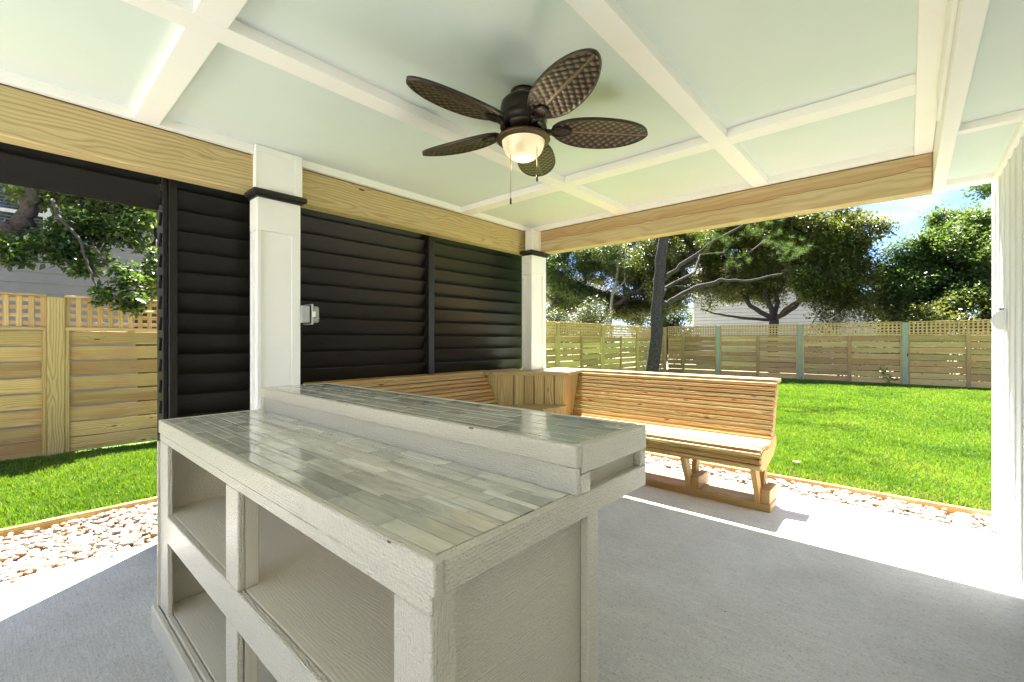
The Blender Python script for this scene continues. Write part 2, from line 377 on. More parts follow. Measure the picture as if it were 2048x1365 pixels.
def leaf_mat(name, cols, trans=0.35, rough=0.4):
    m, t, b = new_mat(name)
    a = nd(t, 'ShaderNodeAttribute', attribute_name='tone')
    k = len(cols)
    r = ramp(t, [(i / (k - 1), c) for i, c in enumerate(cols)]); t.links.new(a.outputs['Fac'], r.inputs[0])
    t.links.new(r.outputs[0], b.inputs['Base Color'])
    b.inputs['Roughness'].default_value = rough; b.inputs['Specular IOR Level'].default_value = 0.45
    tr = nd(t, 'ShaderNodeBsdfTranslucent'); ms = nd(t, 'ShaderNodeMixShader'); ms.inputs[0].default_value = trans
    mc = nd(t, 'ShaderNodeMixRGB', blend_type='MULTIPLY'); mc.inputs[0].default_value = 1; mc.inputs[2].default_value = (1.5, 1.5, 0.55, 1)
    t.links.new(r.outputs[0], mc.inputs[1]); t.links.new(mc.outputs[0], tr.inputs[0])
    o = t.nodes['Material Output']
    t.links.new(b.outputs[0], ms.inputs[1]); t.links.new(tr.outputs[0], ms.inputs[2]); t.links.new(ms.outputs[0], o.inputs[0])
    return m
M['grass'] = leaf_mat('grass_blade', [(0.045, 0.105, 0.010), (0.082, 0.165, 0.014), (0.118, 0.205, 0.02), (0.155, 0.225, 0.03), (0.28, 0.26, 0.09)], 0.4, 0.5)
M['oak_leaf'] = leaf_mat('oak_leaf', [(0.03, 0.06, 0.016), (0.065, 0.11, 0.03), (0.13, 0.18, 0.055), (0.24, 0.27, 0.11)], 0.32, 0.3)
M['olive_leaf'] = leaf_mat('olive_oak_leaf', [(0.028, 0.044, 0.012), (0.060, 0.080, 0.020), (0.115, 0.125, 0.036), (0.19, 0.165, 0.06)], 0.42, 0.35)
M['olive_dark'] = leaf_mat('dark_olive_leaf', [(0.020, 0.032, 0.010), (0.042, 0.058, 0.016), (0.075, 0.085, 0.026), (0.12, 0.11, 0.04)], 0.30, 0.5)
M['bright_leaf'] = leaf_mat('bright_leaf', [(0.026, 0.056, 0.015), (0.055, 0.098, 0.028), (0.11, 0.155, 0.055), (0.20, 0.23, 0.12)], 0.40, 0.35)
M['needle'] = leaf_mat('pine_needle', [(0.03, 0.055, 0.010), (0.06, 0.10, 0.018), (0.10, 0.15, 0.03)], 0.35, 0.9)
M['bark'] = plain('grey_bark', (0.075, 0.058, 0.046), rough=0.95, bump=1.0, bscale=30, var=0.6)
M['bark_pale'] = plain('pale_lichen_bark', (0.26, 0.25, 0.21), rough=0.95, bump=1.0, bscale=22, var=0.5)
M['bark_pine'] = plain('plated_pine_bark', (0.06, 0.045, 0.040), rough=0.95, bump=1.0, bscale=24, var=0.65)
m, t, b = new_mat('lawn_soil')
tc = nd(t, 'ShaderNodeTexCoord'); n = nd(t, 'ShaderNodeTexNoise', Scale=2.5, Detail=6.0); t.links.new(tc.outputs['Object'], n.inputs['Vector'])
r = ramp(t, [(0.3, (0.06, 0.14, 0.012)), (0.6, (0.09, 0.19, 0.02)), (0.8, (0.17, 0.18, 0.05))]); t.links.new(n.outputs['Fac'], r.inputs[0]); t.links.new(r.outputs[0], b.inputs['Base Color']); b.inputs['Roughness'].default_value = 1
M['soil'] = m
m, t, b = new_mat('dry_grass_ground')
tc = nd(t, 'ShaderNodeTexCoord'); n = nd(t, 'ShaderNodeTexNoise', Scale=1.5, Detail=6.0); t.links.new(tc.outputs['Object'], n.inputs['Vector'])
r = ramp(t, [(0.3, (0.20, 0.20, 0.09)), (0.6, (0.34, 0.31, 0.18)), (0.8, (0.45, 0.40, 0.28))]); t.links.new(n.outputs['Fac'], r.inputs[0]); t.links.new(r.outputs[0], b.inputs['Base Color']); b.inputs['Roughness'].default_value = 1
M['dry'] = m
M['siding_grey'] = plain('grey_lap_siding', (0.36, 0.365, 0.36), rough=0.6, bscale=4, var=0.06)
M['siding_blue'] = plain('pale_blue_lap_siding', (0.56, 0.57, 0.66), rough=0.6, bscale=4, var=0.06)
M['frame_white'] = plain('white_window_frame', (0.8, 0.82, 0.82), rough=0.4)
M['glass'] = plain('dark_window_glass', (0.03, 0.04, 0.045), rough=0.06, spec=0.8)
M['blind_lap_shade'] = plain('dark_blind_and_lap_shade', (0.10, 0.12, 0.13), rough=0.5)
M['shingle'] = plain('brown_roof_shingle', (0.14, 0.11, 0.09), rough=0.9, bscale=14, var=0.3, bump=0.5)
M['red_leaf'] = plain('fallen_pink_leaf', (0.55, 0.26, 0.18), rough=0.6)

# ------------------------------------------------------------------ object helpers
WM = {}
def put(name, me, Mw, parent=None, mat=None, label=None, cat=None, group=None, kind=None):
    o = bpy.data.objects.new(name, me)
    C.objects.link(o)
    if me is not None and mat is not None and len(me.materials) == 0: me.materials.append(mat)
    if parent is not None:
        o.parent = parent
        o.matrix_basis = WM[parent.name].inverted() @ Mw
    else:
        o.matrix_basis = Mw
    WM[o.name] = Mw.copy()
    if label: o['label'] = label
    if cat: o['category'] = cat
    if group: o['group'] = group
    if kind: o['kind'] = kind
    return o
def root(name, loc, label=None, cat=None, group=None, kind=None):
    o = put(name, None, Matrix.Translation(Vector(loc)), None, None, label, cat, group, kind)
    o.empty_display_size = 0.1
    return o
BOXES = {}
def box_mesh(lx, ly, lz, bev, mat):
    key = (round(lx, 4), round(ly, 4), round(lz, 4), round(bev, 4), mat.name)
    if key in BOXES: return BOXES[key]
    bm = bmesh.new()
    bmesh.ops.create_cube(bm, size=1.0)
    for v in bm.verts: v.co = Vector((v.co.x * lx, v.co.y * ly, v.co.z * lz))
    if bev > 0:
        bmesh.ops.bevel(bm, geom=list(bm.edges), offset=min(bev, lx * .3, ly * .3, lz * .3), segments=1, affect='EDGES', profile=0.5)
    me = bpy.data.meshes.new('board'); bm.to_mesh(me); bm.free()
    me.materials.append(mat)
    BOXES[key] = me
    return me
AX = {'X': Matrix.Identity(4), 'Y': Matrix.Rotation(math.pi / 2, 4, 'Z'), 'Z': Matrix.Rotation(-math.pi / 2, 4, 'Y')}
def board(name, parent, lo, hi, mat, axis='X', bev=0.002, rot=None, **kw):
    """axis-aligned board between two corners; its grain (local X) runs along `axis`; rot = extra world rotation about its centre"""
    lo = Vector(lo); hi = Vector(hi)
    d = hi - lo; c = (lo + hi) / 2
    if axis == 'X': dims = (d.x, d.y, d.z)
    elif axis == 'Y': dims = (d.y, d.x, d.z)
    else: dims = (d.z, d.y, d.x)
    Mw = Matrix.Translation(c) @ (rot if rot is not None else Matrix.Identity(4)) @ AX[axis]
    return put(name, box_mesh(*dims, bev, mat), Mw, parent, **kw)
def beam_between(name, parent, a, b, w_, h_, mat, up=Vector((0, 0, 1)), bev=0.002, **kw):
    a = Vector(a); b = Vector(b); x = (b - a); ln = x.length; x.normalize()
    y = up.cross(x); y.normalize(); z = x.cross(y)
    R = Matrix((x, y, z)).transposed().to_4x4()
    return put(name, box_mesh(ln, w_, h_, bev, mat), Matrix.Translation((a + b) / 2) @ R, parent, **kw)
def mesh_from(name, verts, faces, mat, smooth=False):
    me = bpy.data.meshes.new(name); me.from_pydata([tuple(v) for v in verts], [], faces)
    me.materials.append(mat)
    if smooth: me.shade_smooth()
    me.update()
    return me
def prism(name, parent, poly, axis, a0, a1, mat, **kw):
    """polygon in the plane across `axis` swept from a0 to a1. axis X: poly=(y,z); axis Z: poly=(x,y)"""
    if axis == 'X': f = lambda p, q: Vector((q, p[0], p[1]))
    elif axis == 'Y': f = lambda p, q: Vector((p[0], q, p[1]))
    else: f = lambda p, q: Vector((p[0], p[1], q))
    vs = [f(p, a0) for p in poly] + [f(p, a1) for p in poly]
    c = sum(vs, Vector()) / len(vs)
    n = len(poly)
    bm = bmesh.new()
    bv = [bm.verts.new(v - c) for v in vs]
    bm.faces.new(bv[:n]); bm.faces.new(bv[n:])
    for i in range(n): bm.faces.new((bv[i], bv[(i + 1) % n], bv[n + (i + 1) % n], bv[n + i]))
    bmesh.ops.recalc_face_normals(bm, faces=bm.faces)
    me = bpy.data.meshes.new(name); bm.to_mesh(me); bm.free(); me.materials.append(mat)
    return put(name, me, Matrix.Translation(c), parent, **kw)
def lathe(name, parent, centre, prof, mat, seg=40, **kw):
    vs = []; fs = []
    for r, z in prof:
        for i in range(seg):
            a = 2 * math.pi * i / seg; vs.append((r * math.cos(a), r * math.sin(a), z))
    for j in range(len(prof) - 1):
        for i in range(seg):
            i2 = (i + 1) % seg
            fs.append((j * seg + i, j * seg + i2, (j + 1) * seg + i2, (j + 1) * seg + i))
    return put(name, mesh_from(name, vs, fs, mat, True), Matrix.Translation(Vector(centre)), parent, **kw)
def tube_data(pts, rad, seg=8, vs=None, fs=None):
    vs = [] if vs is None else vs; fs = [] if fs is None else fs
    pts = [Vector(p) for p in pts]; base = len(vs); prev = None
    for i, p in enumerate(pts):
        d = (pts[min(i + 1, len(pts) - 1)] - pts[max(i - 1, 0)]).normalized()
        if prev is None:
            u = d.orthogonal().normalized()
        else:
            u = (prev - d * prev.dot(d)).normalized()
        prev = u; v = d.cross(u)
        for k in range(seg):
            a = 2 * math.pi * k / seg; vs.append(p + (u * math.cos(a) + v * math.sin(a)) * rad[i])
    for i in range(len(pts) - 1):
        for k in range(seg):
            k2 = (k + 1) % seg
            fs.append((base + i * seg + k, base + i * seg + k2, base + (i + 1) * seg + k2, base + (i + 1) * seg + k))
    fs.append(tuple(base + (len(pts) - 1) * seg + k for k in range(seg)))
    fs.append(tuple(base + k for k in reversed(range(seg))))
    return vs, fs
def tube(name, parent, pts, rad, mat, seg=8, **kw):
    c = Vector(pts[0])
    vs, fs = tube_data([Vector(p) - c for p in pts], rad if isinstance(rad, (list, tuple)) else [rad] * len(pts), seg)
    return put(name, mesh_from(name, vs, fs, mat, True), Matrix.Translation(c), parent, **kw)
def np_mesh(name, verts, faces_flat, fsize, mat, tone=None, smooth=False):
    """fast mesh from numpy; all faces have fsize corners; tone is per face"""
    me = bpy.data.meshes.new(name)
    nf = len(faces_flat) // fsize
    me.vertices.add(len(verts)); me.vertices.foreach_set('co', np.asarray(verts, dtype=np.float32).ravel())
    me.loops.add(len(faces_flat)); me.loops.foreach_set('vertex_index', np.asarray(faces_flat, dtype=np.int32))
    me.polygons.add(nf); me.polygons.foreach_set('loop_start', np.arange(0, nf * fsize, fsize, dtype=np.int32))
    me.polygons.foreach_set('loop_total', np.full(nf, fsize, dtype=np.int32))
    if tone is not None:
        a = me.attributes.new('tone', 'FLOAT', 'FACE'); a.data.foreach_set('value', np.asarray(tone, dtype=np.float32))
    me.update(calc_edges=True)
    if smooth: me.shade_smooth()
    me.materials.append(mat)
    return me
I4 = Matrix.Identity(4)

# ------------------------------------------------------------------ ground
g = board('ground', None, (-150, -150, -0.30), (150, 150, -0.06), M['dry'], bev=0, kind='structure', label='bare earth ground beyond the yard')
lawn = root('lawn', (-3, 10, 0), 'bright green lawn inside the wooden fence', None, None, 'structure')
def sheet(name, parent, x0, x1, y0, y1, z, mat, nx=40, ny=40, amp=0.01, **kw):
    xs = np.linspace(x0, x1, nx + 1); ys = np.linspace(y0, y1, ny + 1)
    vs = [(x, y, z + amp * noise.noise(Vector((x * .8, y * .8, 3.1)))) for y in ys for x in xs]
    fs = [(j * (nx + 1) + i, j * (nx + 1) + i + 1, (j + 1) * (nx + 1) + i + 1, (j + 1) * (nx + 1) + i) for j in range(ny) for i in range(nx)]
    return put(name, mesh_from(name, vs, fs, mat, True), I4, parent, **kw)
sheet('turf_soil', lawn, -7.6, -4.57, -7.0, 17.6, -0.012, M['soil'], 12, 60)
sheet('turf_soil', lawn, -4.57, 9.0, 4.87, 17.6, -0.012, M['soil'], 40, 40)
sheet('ground_behind', None, -150, 150, 17.6, 150, -0.03, M['dry'], 8, 8, 0.0, kind='structure', label='grassy ground behind the rear fence').name = 'ground'
# the slab
slab = board('patio_slab', None, (-3.65, -7.0, -0.12), (6.0, 4.42, 0.0), M['concrete'], 'X', bev=0.006, kind='structure', label='grey broom finished concrete patio slab')

# grass blades
def grass(x0, x1, y0, y1, dens_fn, hmean):
    out = []
    step = 0.5
    for xa in np.arange(x0, x1, step):
        for ya in np.arange(y0, y1, step):
            xb = min(xa + step, x1); yb = min(ya + step, y1)
            n = int(dens_fn((xa + xb) / 2, (ya + yb) / 2) * (xb - xa) * (yb - ya))
            if n > 0:
                p = RS.rand(n, 2) * (xb - xa, yb - ya) + (xa, ya)
                out.append(p)
    return np.concatenate(out)
def vis(x, y):
    d = x * FW.x + y * FW.y; s = x * RT.x + y * RT.y
    return CX + FPX * s / d if d > 0.2 else -9999
def dens_right(x, y):
    px = vis(x, y)
    if px < 1240: return 60 if y < 8 else 30
    if px > 2150: return 250
    d = math.hypot(x, y)
    return 11000 if d < 6 else 8200 if d < 8 else 5200 if d < 11 else 3200
def dens_left(x, y):
    px = vis(x, y)
    if px < -200 or px > 420: return 500 if abs(y) < 4 else 40
    return 14000 if math.hypot(x, y) < 6 else 12000
pts = np.concatenate([grass(-7.0, -4.57, -6, 17, dens_left, .05), grass(-4.57, 3.2, 4.87, 17.05, dens_right, .05)])
nb = len(pts)
dist = np.hypot(pts[:, 0], pts[:, 1])
nz = np.array([noise.noise(Vector((p[0] * .9, p[1] * .9, 0))) + 0.5 * noise.noise(Vector((p[0] * 3.1, p[1] * 3.1, 5))) for p in pts])
nz2 = np.array([noise.noise(Vector((p[0] * 5.5, p[1] * 5.5, 9))) for p in pts])
h = (0.040 + 0.030 * RS.rand(nb)) * (1 + 0.45 * nz2) * np.where(pts[:, 0] < -4.6, 1.05, 0.8)
wd = (0.0018 + 0.0013 * RS.rand(nb)) * (1 + dist / 7)
an = RS.rand(nb) * 6.283; ln = RS.rand(nb) * 0.035 + 0.008; la = RS.rand(nb) * 6.283
bx, by = pts[:, 0], pts[:, 1]
wx, wy = np.cos(an) * wd, np.sin(an) * wd
lx, ly = np.cos(la) * ln, np.sin(la) * ln
z0 = np.full(nb, -0.02)
V = np.stack([
    np.stack([bx - wx, by - wy, z0], 1), np.stack([bx + wx, by + wy, z0], 1),
    np.stack([bx + wx * .8 + lx * .35, by + wy * .8 + ly * .35, h * .55], 1), np.stack([bx - wx * .8 + lx * .35, by - wy * .8 + ly * .35, h * .55], 1),
    np.stack([bx + lx, by + ly, h], 1)], 1).reshape(-1, 3)
i0 = np.arange(nb) * 5
F = np.stack([i0, i0 + 1, i0 + 2, i0, i0 + 2, i0 + 3, i0 + 3, i0 + 2, i0 + 4], 1).ravel()
tone = np.clip(0.42 + 0.36 * nz + 0.22 * (RS.rand(nb) - .5) + 0.10 * nz2, 0.02, 0.78)
tone = np.where(RS.rand(nb) < 0.035, 0.97, tone)
edge = ((pts[:, 1] < 5.15) & (pts[:, 0] > -4.5)) & (RS.rand(nb) < 0.25)
tone = np.where(edge, 0.9, tone)
put('grass', np_mesh('grass', V, F, 3, M['grass'], np.repeat(tone, 3)), I4, None, kind='stuff', label='short bright green grass of the fenced lawn', cat=None)

# ------------------------------------------------------------------ pebble beds + edging
bed = root('gravel_bed', (-4.1, 1.5, 0), 'strip of pale river pebbles between slab and lawn', None, None, 'structure')
board('bed_soil', bed, (-4.60, -7.0, -0.14), (-3.652, 4.85, -0.045), M['dirt'], 'Y', bev=0)
board('bed_soil', bed, (-3.652, 4.422, -0.14), (3.0, 4.85, -0.045), M['dirt'], 'X', bev=0)
edgeL = board('edging_board', None, (-4.59, -7.0, -0.08), (-4.55, 4.83, 0.028), M['pine_fence'], 'Y', label='long pine edging board between left pebbles and lawn', cat='edging board')
edgeR = board('edging_board', None, (-4.59, 4.832, -0.08), (3.0, 4.87, 0.022), M['pine_fence'], 'X', label='long pine edging board in front of the far lawn', cat='edging board')
def pebble_mesh(seed, sub):
    bm = bmesh.new(); bmesh.ops.create_icosphere(bm, subdivisions=sub, radius=1.0)
    r = random.Random(seed); sx, sy, sz = r.uniform(.75, 1.25), r.uniform(.6, .95), r.uniform(.42, .68)
    for v in bm.verts:
        f = 1 + 0.22 * noise.noise(v.co * 0.9 + Vector((seed * 3.3, 0, 0))) + 0.10 * noise.noise(v.co * 2.1 + Vector((0, seed * 1.7, 0)))
        v.co = Vector((v.co.x * sx, v.co.y * sy, v.co.z * sz)) * f
    me = bpy.data.meshes.new('pebble'); bm.to_mesh(me); bm.free(); me.shade_smooth(); me.materials.append(M['pebble'])
    return me
PM = [pebble_mesh(i, 2) for i in range(8)]
PL = [pebble_mesh(i + 20, 1) for i in range(6)]
stones = []
def scatter(x0, x1, y0, y1, dens, z):
    n = int(dens * (x1 - x0) * (y1 - y0))
    for _ in range(n):
        s = random.choice((0.013, 0.016, 0.019, 0.023, 0.028)) * random.uniform(.85, 1.3)
        x = random.uniform(x0 + s, x1 - s * 1.1); y = random.uniform(y0, y1)
        stones.append((x, y, z + random.uniform(-.014, .026), s))
scatter(-4.55, -3.65, -0.9, 2.2, 1500, -0.022)
scatter(-4.55, -3.65, 2.2, 4.8, 260, -0.022)
for _ in range(int(1300 * .40 * 5.0)):
    s = random.choice((0.014, 0.018, 0.023, 0.029)) * random.uniform(.85, 1.25)
    stones.append((random.uniform(-3.6, 0.95), random.uniform(4.43 + s, 4.83 - s), -0.022 + random.uniform(-.012, .02), s))
for _ in range(26):   # strays lying on the slab edge
    s = random.uniform(.010, .020)
    stones.append((-3.65 + abs(random.gauss(0, .05)), random.uniform(-0.4, 1.2), s * .45, s))
def rank(s):
    x, y, z, r = s; px = vis(x, y)
    inview = -20 < px < 2060 and not (325 < px < 1240)
    return (-(r / math.hypot(x, y)) if inview and z > -0.028 else 0)
stones.sort(key=rank)
for s in stones[:290]:
    R = Matrix.Rotation(random.uniform(0, 6.283), 4, 'Z') @ Matrix.Rotation(random.uniform(-.35, .35), 4, 'X') @ Matrix.Rotation(random.uniform(-.35, .35), 4, 'Y')
    put('pebble', random.choice(PM), Matrix.Translation((s[0], s[1], s[2])) @ R @ Matrix.Scale(s[3], 4), bed)
vs_all = []; fs_all = []; tn = []; off = 0
tpl = []
for me in PL:
    co = np.empty(len(me.vertices) * 3, dtype=np.float32); me.vertices.foreach_get('co', co); co = co.reshape(-1, 3)
    fi = np.array([list(p.vertices) for p in me.polygons], dtype=np.int32); tpl.append((co, fi))
for s in stones[290:]:
    co, fi = random.choice(tpl)
    R = Matrix.Rotation(random.uniform(0, 6.283), 3, 'Z') @ Matrix.Rotation(random.uniform(-.35, .35), 3, 'X')
    vs_all.append(co @ np.array(R).T * s[3] + np.array(s[:3])); fs_all.append(fi + off); off += len(co); tn.append(np.full(len(fi), random.random()))
put('pebble_mass', np_mesh('pebble_mass', np.concatenate(vs_all), np.concatenate(fs_all).ravel(), 3, M['pebble_mass'], np.concatenate(tn), True), I4, bed, kind='stuff')

# ------------------------------------------------------------------ pavilion: roof, ceiling, beams
ZT, ZP = 2.54, 2.592
roof = board('roof', None, (-3.68, -2.35, 2.61), (6.0, 4.34, 2.72), M['shingle'], 'X', bev=0, kind='structure', label='low roof deck over the patio')
ceil = root('ceiling', (-1.5, 1, ZP), 'pale mint coffered ceiling with white trim boards', None, None, 'structure')
YS = [(-2.3, -2.02), (-1.90, 0.47), (0.585, 2.918), (3.045, 4.0)]
XS = [(-3.26, -2.15), (-2.03, -0.94), (-0.83, 0.03)]
for (xa, xb) in XS:
    for (ya, yb) in YS:
        board('ceiling_panel', ceil, (xa - .05, ya - .05, ZP), (xb + .05, yb + .05, ZP + .012), M['ceiling'], 'X', bev=0)
# trims running along Y
for xa, xb in ((-2.15, -2.03), (-0.94, -0.83)):
    board('trim_board', ceil, (xa, -2.35, ZT), (xb, 4.0, ZP + .004), M['trim_white'], 'Y', bev=.0015)
board('trim_board', ceil, (0.03, -2.35, ZT - .002), (0.121, 4.038, ZP + .004), M['trim_white'], 'Y', bev=.0015)
board('trim_board', ceil, (-3.28, -2.35, ZT), (-3.24, 4.038, ZP + .004), M['trim_white'], 'Y', bev=.0015)
# trims running along X, butted between
segs = [(-3.24, -2.15), (-2.03, -0.94), (-0.83, 0.03)]
for ya, yb in ((-2.02, -1.90), (0.47, 0.585), (2.918, 3.045), (4.0, 4.038)):
    for xa, xb in segs:
        board('trim_board', ceil, (xa + .0005, ya, ZT + .001), (xb - .0005, yb, ZP + .003), M['trim_white'], 'X', bev=.0015)
board('trim_board', ceil, (-2.1499, 4.0005, ZT + .001), (-2.0301, 4.038, ZP + .003), M['trim_white'], 'X', bev=.001)
board('trim_board', ceil, (-0.9399, 4.0005, ZT + .001), (-0.8301, 4.038, ZP + .003), M['trim_white'], 'X', bev=.001)
# dropped girder by the house wall + lower strip of ceiling beyond it
board('girder_board', ceil, (0.124, -2.35, 2.325), (0.186, 4.30, 2.61), M['trim_white'], 'Y', bev=.002)
board('girder_face', ceil, (0.108, -2.35, 2.40), (0.1235, 3.10, 2.536), M['trim_white'], 'Y', bev=.002)
for ya, yb in ((-2.35, -2.0), (-2.0, 0.45), (0.45, 3.19), (3.19, 4.28)):
    board('ceiling_panel', ceil, (0.18, ya, 2.385), (0.46, yb, 2.397), M['ceiling'], 'Y', bev=0)
for ya, yb in ((0.42, 0.50), (3.165, 3.22), (4.22, 4.30)):
    board('trim_board', ceil, (0.1865, ya, 2.347), (0.4145, yb, 2.386), M['trim_white'], 'X', bev=.0015)
board('trim_board', ceil, (0.415, -2.35, 2.343), (0.455, 4.30, 2.386), M['trim_white'], 'Y', bev=.0015)
board('fascia_board', ceil, (-3.70, 4.302, 2.345), (0.60, 4.335, 2.615), M['trim_white'], 'X', bev=.002)
board('soffit_board', ceil, (-3.50, 4.18, 2.545), (0.12, 4.30, 2.56), M['trim_white'], 'X', bev=0)
board('fascia_board', ceil, (-3.72, -2.35, 2.42), (-3.69, 4.30, 2.615), M['trim_white'], 'Y', bev=.002)
board('soffit_board', ceil, (-3.69, -2.35, 2.545), (-3.42, 4.30, 2.56), M['trim_white'], 'Y', bev=0)

bl = board('header_beam', None, (-3.40, -2.35, 2.29), (-3.28, 4.036, 2.539), M['pine_beam'], 'Y', bev=.008, label='yellow pine header beam above the black louver screens', cat='beam')
br = root('header_beam', (-1.4, 4.1, 2.29), 'pale pine header beam over the open side facing the lawn', 'beam')
board('beam_ply', br, (-3.16, 4.040, 2.29), (0.121, 4.080, 2.538), M['pine_beam_red'], 'X', bev=.005)
board('beam_ply', br, (-3.16, 4.081, 2.289), (0.121, 4.121, 2.538), M['pine_beam_red'], 'X', bev=.005)
board('beam_ply', br, (-3.16, 4.122, 2.288), (0.121, 4.162, 2.538), M['pine_beam_red'], 'X', bev=.005)

# posts
def post(label, x1, y0, y1, xback, up, zfoot, panel_left):
    r = root('post', ((x1 + xback) / 2, (y0 + y1) / 2, 0), label, 'post', 'square boxed posts under the header beams')
    c = M['post_white']
    t_ = 0.017
    # core boxes, then proud stiles and rails so the panels read as recessed
    board('shaft', r, (xback, y0 + t_, zfoot), (x1 - t_, y1, 2.248), c, 'Z', bev=0.002)
    board('stile', r, (x1 - t_, y0 + t_ + .0005, zfoot), (x1, y0 + 0.022, 2.03), c, 'Z', bev=.0012)
    board('stile', r, (x1 - t_ - .0005, y1 - 0.055, zfoot), (x1, y1 + .001, 2.03), c, 'Z', bev=.0012)
    board('frieze', r, (x1 - t_ - .0005, y0 + .001, 2.03), (x1 + .001, y1 + .001, 2.247), c, 'Y', bev=.0012)
    board('stile', r, (x1 - 0.035, y0, zfoot), (x1 + .0005, y0 + t_, 2.029), c, 'Z', bev=.0012)
    board('stile', r, (xback, y0, zfoot), (xback + 0.04, y0 + t_, 2.029), c, 'Z', bev=.0012)
    board('frieze', r, (xback, y0 - .001, 2.031), (x1 - t_ - .001, y0 + t_ - .001, 2.246), c, 'X', bev=.0012)
    board('cap', r, (xback - .01, y0 - .034, 2.262), (x1 + .036, y1 + .036, 2.298), M['black_cap'], 'Y', bev=.006)
    board('cap_moulding', r, (xback, y0 - .014, 2.248), (x1 + .016, y1 + .016, 2.2615), M['black_cap'], 'Y', bev=.003)
    ux, uy0, uy1, zt = up
    board('upper_shaft', r, (xback + .02, uy0 + .010, 2.2985), (ux - .010, uy1, zt), c, 'Z', bev=.002)
    board('stile', r, (ux - .010, uy1 - .05, 2.299), (ux, uy1 + .001, zt - .001), c, 'Z', bev=.001)
    board('frieze', r, (ux - .0102, uy0 + .0005, zt - .04), (ux - .0002, uy1 - .051, zt - .001), c, 'Y', bev=.001)
    board('stile', r, (ux - .03, uy0, 2.299), (ux + .0005, uy0 + .0098, zt - .001), c, 'Z', bev=.001)
    return r
post('white boxed post with black cap beside the bar counter', -3.205, 1.095, 1.372, -3.34, (-3.20, 1.083, 1.384, 2.590), 0.0, True)
post('white boxed post with black cap behind the corner planter', -3.12, 3.853, 4.115, -3.262, (-3.135, 3.878, 4.045, 2.537), 0.0, True)

# ------------------------------------------------------------------ louver screens
ZS = [1.083 + 0.13 * k for k in range(-8, 11)]
TILT = Matrix.Rotation(math.radians(24), 4, 'Y')
def screen(label, y0, y1, zmin=0.0, rows=ZS, frame=True):
    r = root('louver_screen', (-3.48, (y0 + y1) / 2, 0), label, 'louver screen', 'black louver screens under the yellow beam')
    for z in rows:
        if z < zmin: continue
        # board 0.15 tall, inner edge high, outer edge low
        a = random.uniform(-.02, .016)
        c = Vector((-3.478, (y0 + y1) / 2, z - 0.0685))
        Mw = Matrix.Translation(c) @ Matrix.Rotation(math.radians(25) + a, 4, 'Y') @ AX['Y']
        put('slat', box_mesh(y1 - y0 - .004, 0.018, 0.148, .0025, M['louver']), Mw, r)
    return r
def frame_post(r, y0, y1, x0, x1, ztop=2.289):
    return board('frame_post', r, (x0, y0, 0.0), (x1, y1, ztop), M['louver'], 'Z', bev=.003)
s1 = screen('narrow black louver screen between the left opening and the white post', 0.712, 1.30)
frame_post(s1, 0.668, 0.711, -3.56, -3.425, 2.44)
frame_post(s1, 0.640, 0.667, -3.60, -3.445, 2.44)
for z in ZS:
    c = Vector((-3.478, 0.632, z - 0.0685))
    put('slat_end', box_mesh(0.016, 0.018, 0.085, .002, M['louver']), Matrix.Translation(c) @ Matrix.Rotation(math.radians(25), 4, 'Y') @ AX['Y'], s1)
s2 = screen('wide black louver screen right of the near white post', 1.306, 2.655)
frame_post(s2, 2.657, 2.722, -3.55, -3.403, 2.44)
s3 = screen('black louver screen next to the corner post and planter', 2.724, 4.13)
hd = root('louver_header', (-3.48, -2, 2.1), 'long black louver board across the top of the left opening', 'louver board')
put('slat', box_mesh(2.98, 0.018, 0.155, .0025, M['louver']), Matrix.Translation((-3.478, -0.86, 2.253 - .0685)) @ Matrix.Rotation(math.radians(22), 4, 'Y') @ AX['Y'], hd)
put('slat', box_mesh(2.98, 0.018, 0.152, .0025, M['louver']), Matrix.Translation((-3.478, -0.86, 2.388 - .0685)) @ Matrix.Rotation(math.radians(25), 4, 'Y') @ AX['Y'], hd)

# ------------------------------------------------------------------ house wall on the right
wall = root('wall', (0.45, 0, 0), 'white vertical board wall at the right edge', None, None, 'structure')
board('wall_core', wall, (0.453, -7.0, 0.03), (6.0, 4.36, 2.605), M['wall_white'], 'Y', bev=0)
y = 4.36
yy = [4.385 - 0.186 * i for i in range(0, 61)]
for i in range(60):
    board('wall_board', wall, (0.44, yy[i + 1] + .004, 0.035), (0.4528, yy[i] - .004, 2.385), M['wall_white'], 'Z', bev=.006)
    board('batten', wall, (0.432, yy[i + 1] - .016, 0.035), (0.4398, yy[i + 1] + .016, 2.342), M['wall_white'], 'Z', bev=.003)
board('corner_trim', wall, (0.425, 4.386, 0.03), (0.52, 4.42, 2.60), M['wall_white'], 'Z', bev=.004)
board('corner_trim', wall, (0.425, 4.352, 0.03), (0.4395, 4.3855, 2.342), M['wall_white'], 'Z', bev=.004)

# ------------------------------------------------------------------ bar counter
bar = root('bar_counter', (-1.55, 0.75, 0), 'greige textured two level bar counter with mosaic tile tops', 'bar counter')
P = M['bar_paint']
XL, XR, YF = -2.53, -0.57, 0.455
ZC, ZR = 0.942, 1.055
def bb(name, lo, hi, ax='X', bev=.003, **kw): return board(name, bar, lo, hi, P, ax, bev, **kw)
# front fascia and lower counter rim
bb('fascia', (XL, YF, 0.882), (XR, YF + .022, ZC), 'X')
bb('top_rail', (XL + .012, YF + .003, 0.848), (XR - .012, YF + .022, 0.8815), 'X')
bb('fascia', (XR - .022, YF + .0225, 0.880), (XR, 1.232, ZC - .001), 'Y')
bb('fascia', (XL, YF + .0225, 0.880), (XL + .022, 1.211, ZC - .001), 'Y')
